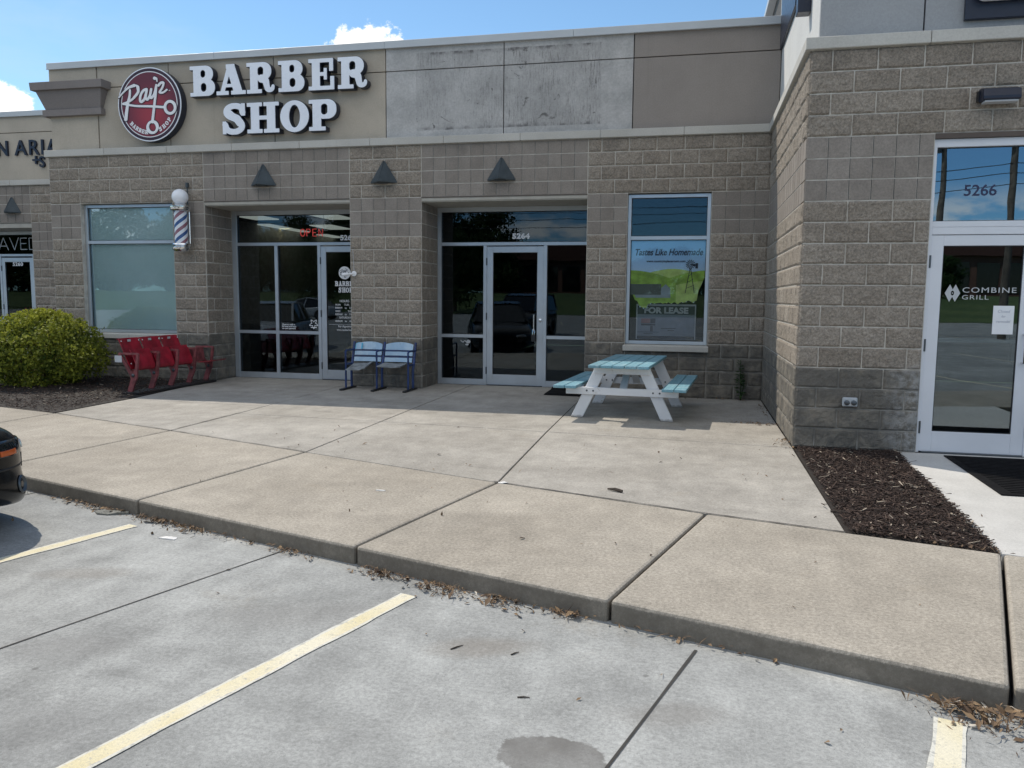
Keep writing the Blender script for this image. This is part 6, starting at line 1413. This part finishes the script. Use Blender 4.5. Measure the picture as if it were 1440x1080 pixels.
# ============================================================ ACROSS THE ROAD (seen mirrored in the glass)
def tree_proto(seed, h, r):
    o = thing('tree', 'x', 'tree', (0, 0, 0)); rs = np.random.RandomState(seed); m = MB()
    m.tube([(0, 0, 0), (.1, 0, h*.25), (0, .1, h*.5), (.05, 0, h*.8)], [.28, .22, .15, .05], 8)
    cl = []
    for k in range(9):
        a = k*2.4; z = h*(.20+.078*k); q = r*(.75-.5*abs(k/8-.3)); e = (q*math.cos(a), q*math.sin(a), z); m.tube([(0, 0, z-h*.15), (e[0]*.6, e[1]*.6, z-h*.04), e], [.10, .06, .03], 6); cl.append((e, r*rs.uniform(.40, .58)))
    cl.append(((0, 0, h*.86), r*.5)); m.build('trunk', M['bark'], o, local=True); m = MB()
    for i, (e, q) in enumerate(cl):
        V, F, tn = leaves(520, e, (q, q, q*.8), seed*20+i, .42, lump=.3, shell_=.35); m.add(V, F, tn)
    m.build('crown', M['treeleaf'], o, local=True, fix=False); return o
tp = [tree_proto(1, 10.5, 4.3), tree_proto(2, 8.0, 3.6)]; used = [False, False]
rs = random.Random(12); n_ = 0
for i in range(92):
    x = -112+(i % 46)*4.1+rs.uniform(-1.2, 1.2)+(2 if i > 45 else 0); y = (-84 if i < 46 else -92)+rs.uniform(-3, 3)
    if -25 < x < -12 or 25 < x < 44: continue
    k = rs.randint(0, 1); sc_ = rs.uniform(.72, 1.0)*(1.22 if x < -22 else .64)
    if not used[k]: o = tp[k]; used[k] = True; o.location = (x, y, 1.5)
    else: o = tree_copy(tp[k], None, (x, y, 1.5), rs.uniform(0, 6.28))
    o.scale = (sc_,)*3; o['label'] = 'leafy green tree in the row on the grass bank behind the photographer'; o['group'] = 'trees on the bank row'
for (x, y, s_) in ((-24, -62, .75), (-40, -66, .8), (13, -64, .6)):
    o = tree_copy(tp[0], None, (x, y, .2), 1.0); o.scale = (s_,)*3; o['label'] = 'leafy green tree on the grass bank behind the photographer'; o['group'] = 'trees on the bank'
M['brickroof'] = m_plain('brick_roof', (0.10, 0.045, 0.035), .9); M['brickfar'] = m_plain('far_brick', (0.16, 0.085, 0.06), .9); M['pole'] = m_plain('pole_wood', (0.12, 0.10, 0.08), .9, var=.3, vscale=5)
for (bx0, bx1, by, bl) in ((-30, -13.5, -100, 'low brown brick building behind the photographer, left of the poles'), (27, 52, -100, 'low brown brick building behind the photographer, right of the poles')):
    fb = thing('office_building', bl, 'building', ((bx0+bx1)/2, by, 2))
    m = MB(); m.box(bx0, bx1, by-12, by, 1.9, 6.9); m.build('wall', M['brickfar'], fb)
    m = MB(); m.box(bx0-.6, bx1+.6, by-13, by+.6, 6.9, 9.0); m.build('roof', M['brickroof'], fb)
    n = int((bx1-bx0)/3.2)
    for i in range(n):
        x = bx0+1+i*3.2; m = MB(); m.box(x, x+2.4, by+.005, by+.08, 2.6, 6.1); m.build('window', M['carglass'], fb)
poles = [(9.35, -34.2, 10.5), (12.05, -34.0, 10.8), (-32, -38, 11), (40, -38, 11)]
for i, (x, y, h) in enumerate(poles):
    o = thing('utility_pole', ('wooden utility pole with cross arm behind the photographer, left of two', 'wooden utility pole with lamp behind the photographer, right of two', 'far left wooden utility pole behind the photographer', 'far right wooden utility pole behind the photographer')[i], 'utility pole', (x, y, LOT))
    m = MB(); m.tube([(x, y, LOT), (x+.03, y, h)], [.17, .11], 12); m.build('pole', M['pole'], o, smooth=True)
    for z in (h-.35, h-1.25):
        m = MB(); m.bar((x-.9, y+.14, z), (x+.9, y+.14, z), .09, .11); ca = m.build('cross_arm', M['pole'], o)
        m = MB()
        for q in (-.8, -.3, .3, .8): m.lathe([(.04, 0), (.05, .05), (.03, .13)], (x+q, y+.14, z+.056), n=8)
        m.build('insulator', M['hinge'], ca)
    m = MB(); m.lathe([(.2, h-2.6), (.2, h-1.8), (.12, h-1.75)], (x-.32, y+.1, 0), n=14); m.build('transformer', M['lampgrey'], o, smooth=True)
order = [2, 0, 1, 3]
for zo, dy_ in ((-.20, .14), (-.20, -.05), (-1.1, .14), (-3.4, .1), (-3.8, .1), (-4.3, .1)):
    for a, b in zip(order[:-1], order[1:]):
        A, B = poles[a], poles[b]; n = 24; P = []
        for i in range(n+1):
            u = i/n; d_ = math.hypot(B[0]-A[0], B[1]-A[1]); P.append((A[0]+(B[0]-A[0])*u, A[1]+(B[1]-A[1])*u+dy_, A[2]+(B[2]-A[2])*u+zo-.00035*d_*d_*4*u*(1-u)))
        m = MB(); m.tube(P, .018, 5); tag(m.build('power_cable', M['black']), 'black overhead cable strung between poles behind the photographer', 'cable', 'overhead cables')
for o in (bg,): pass
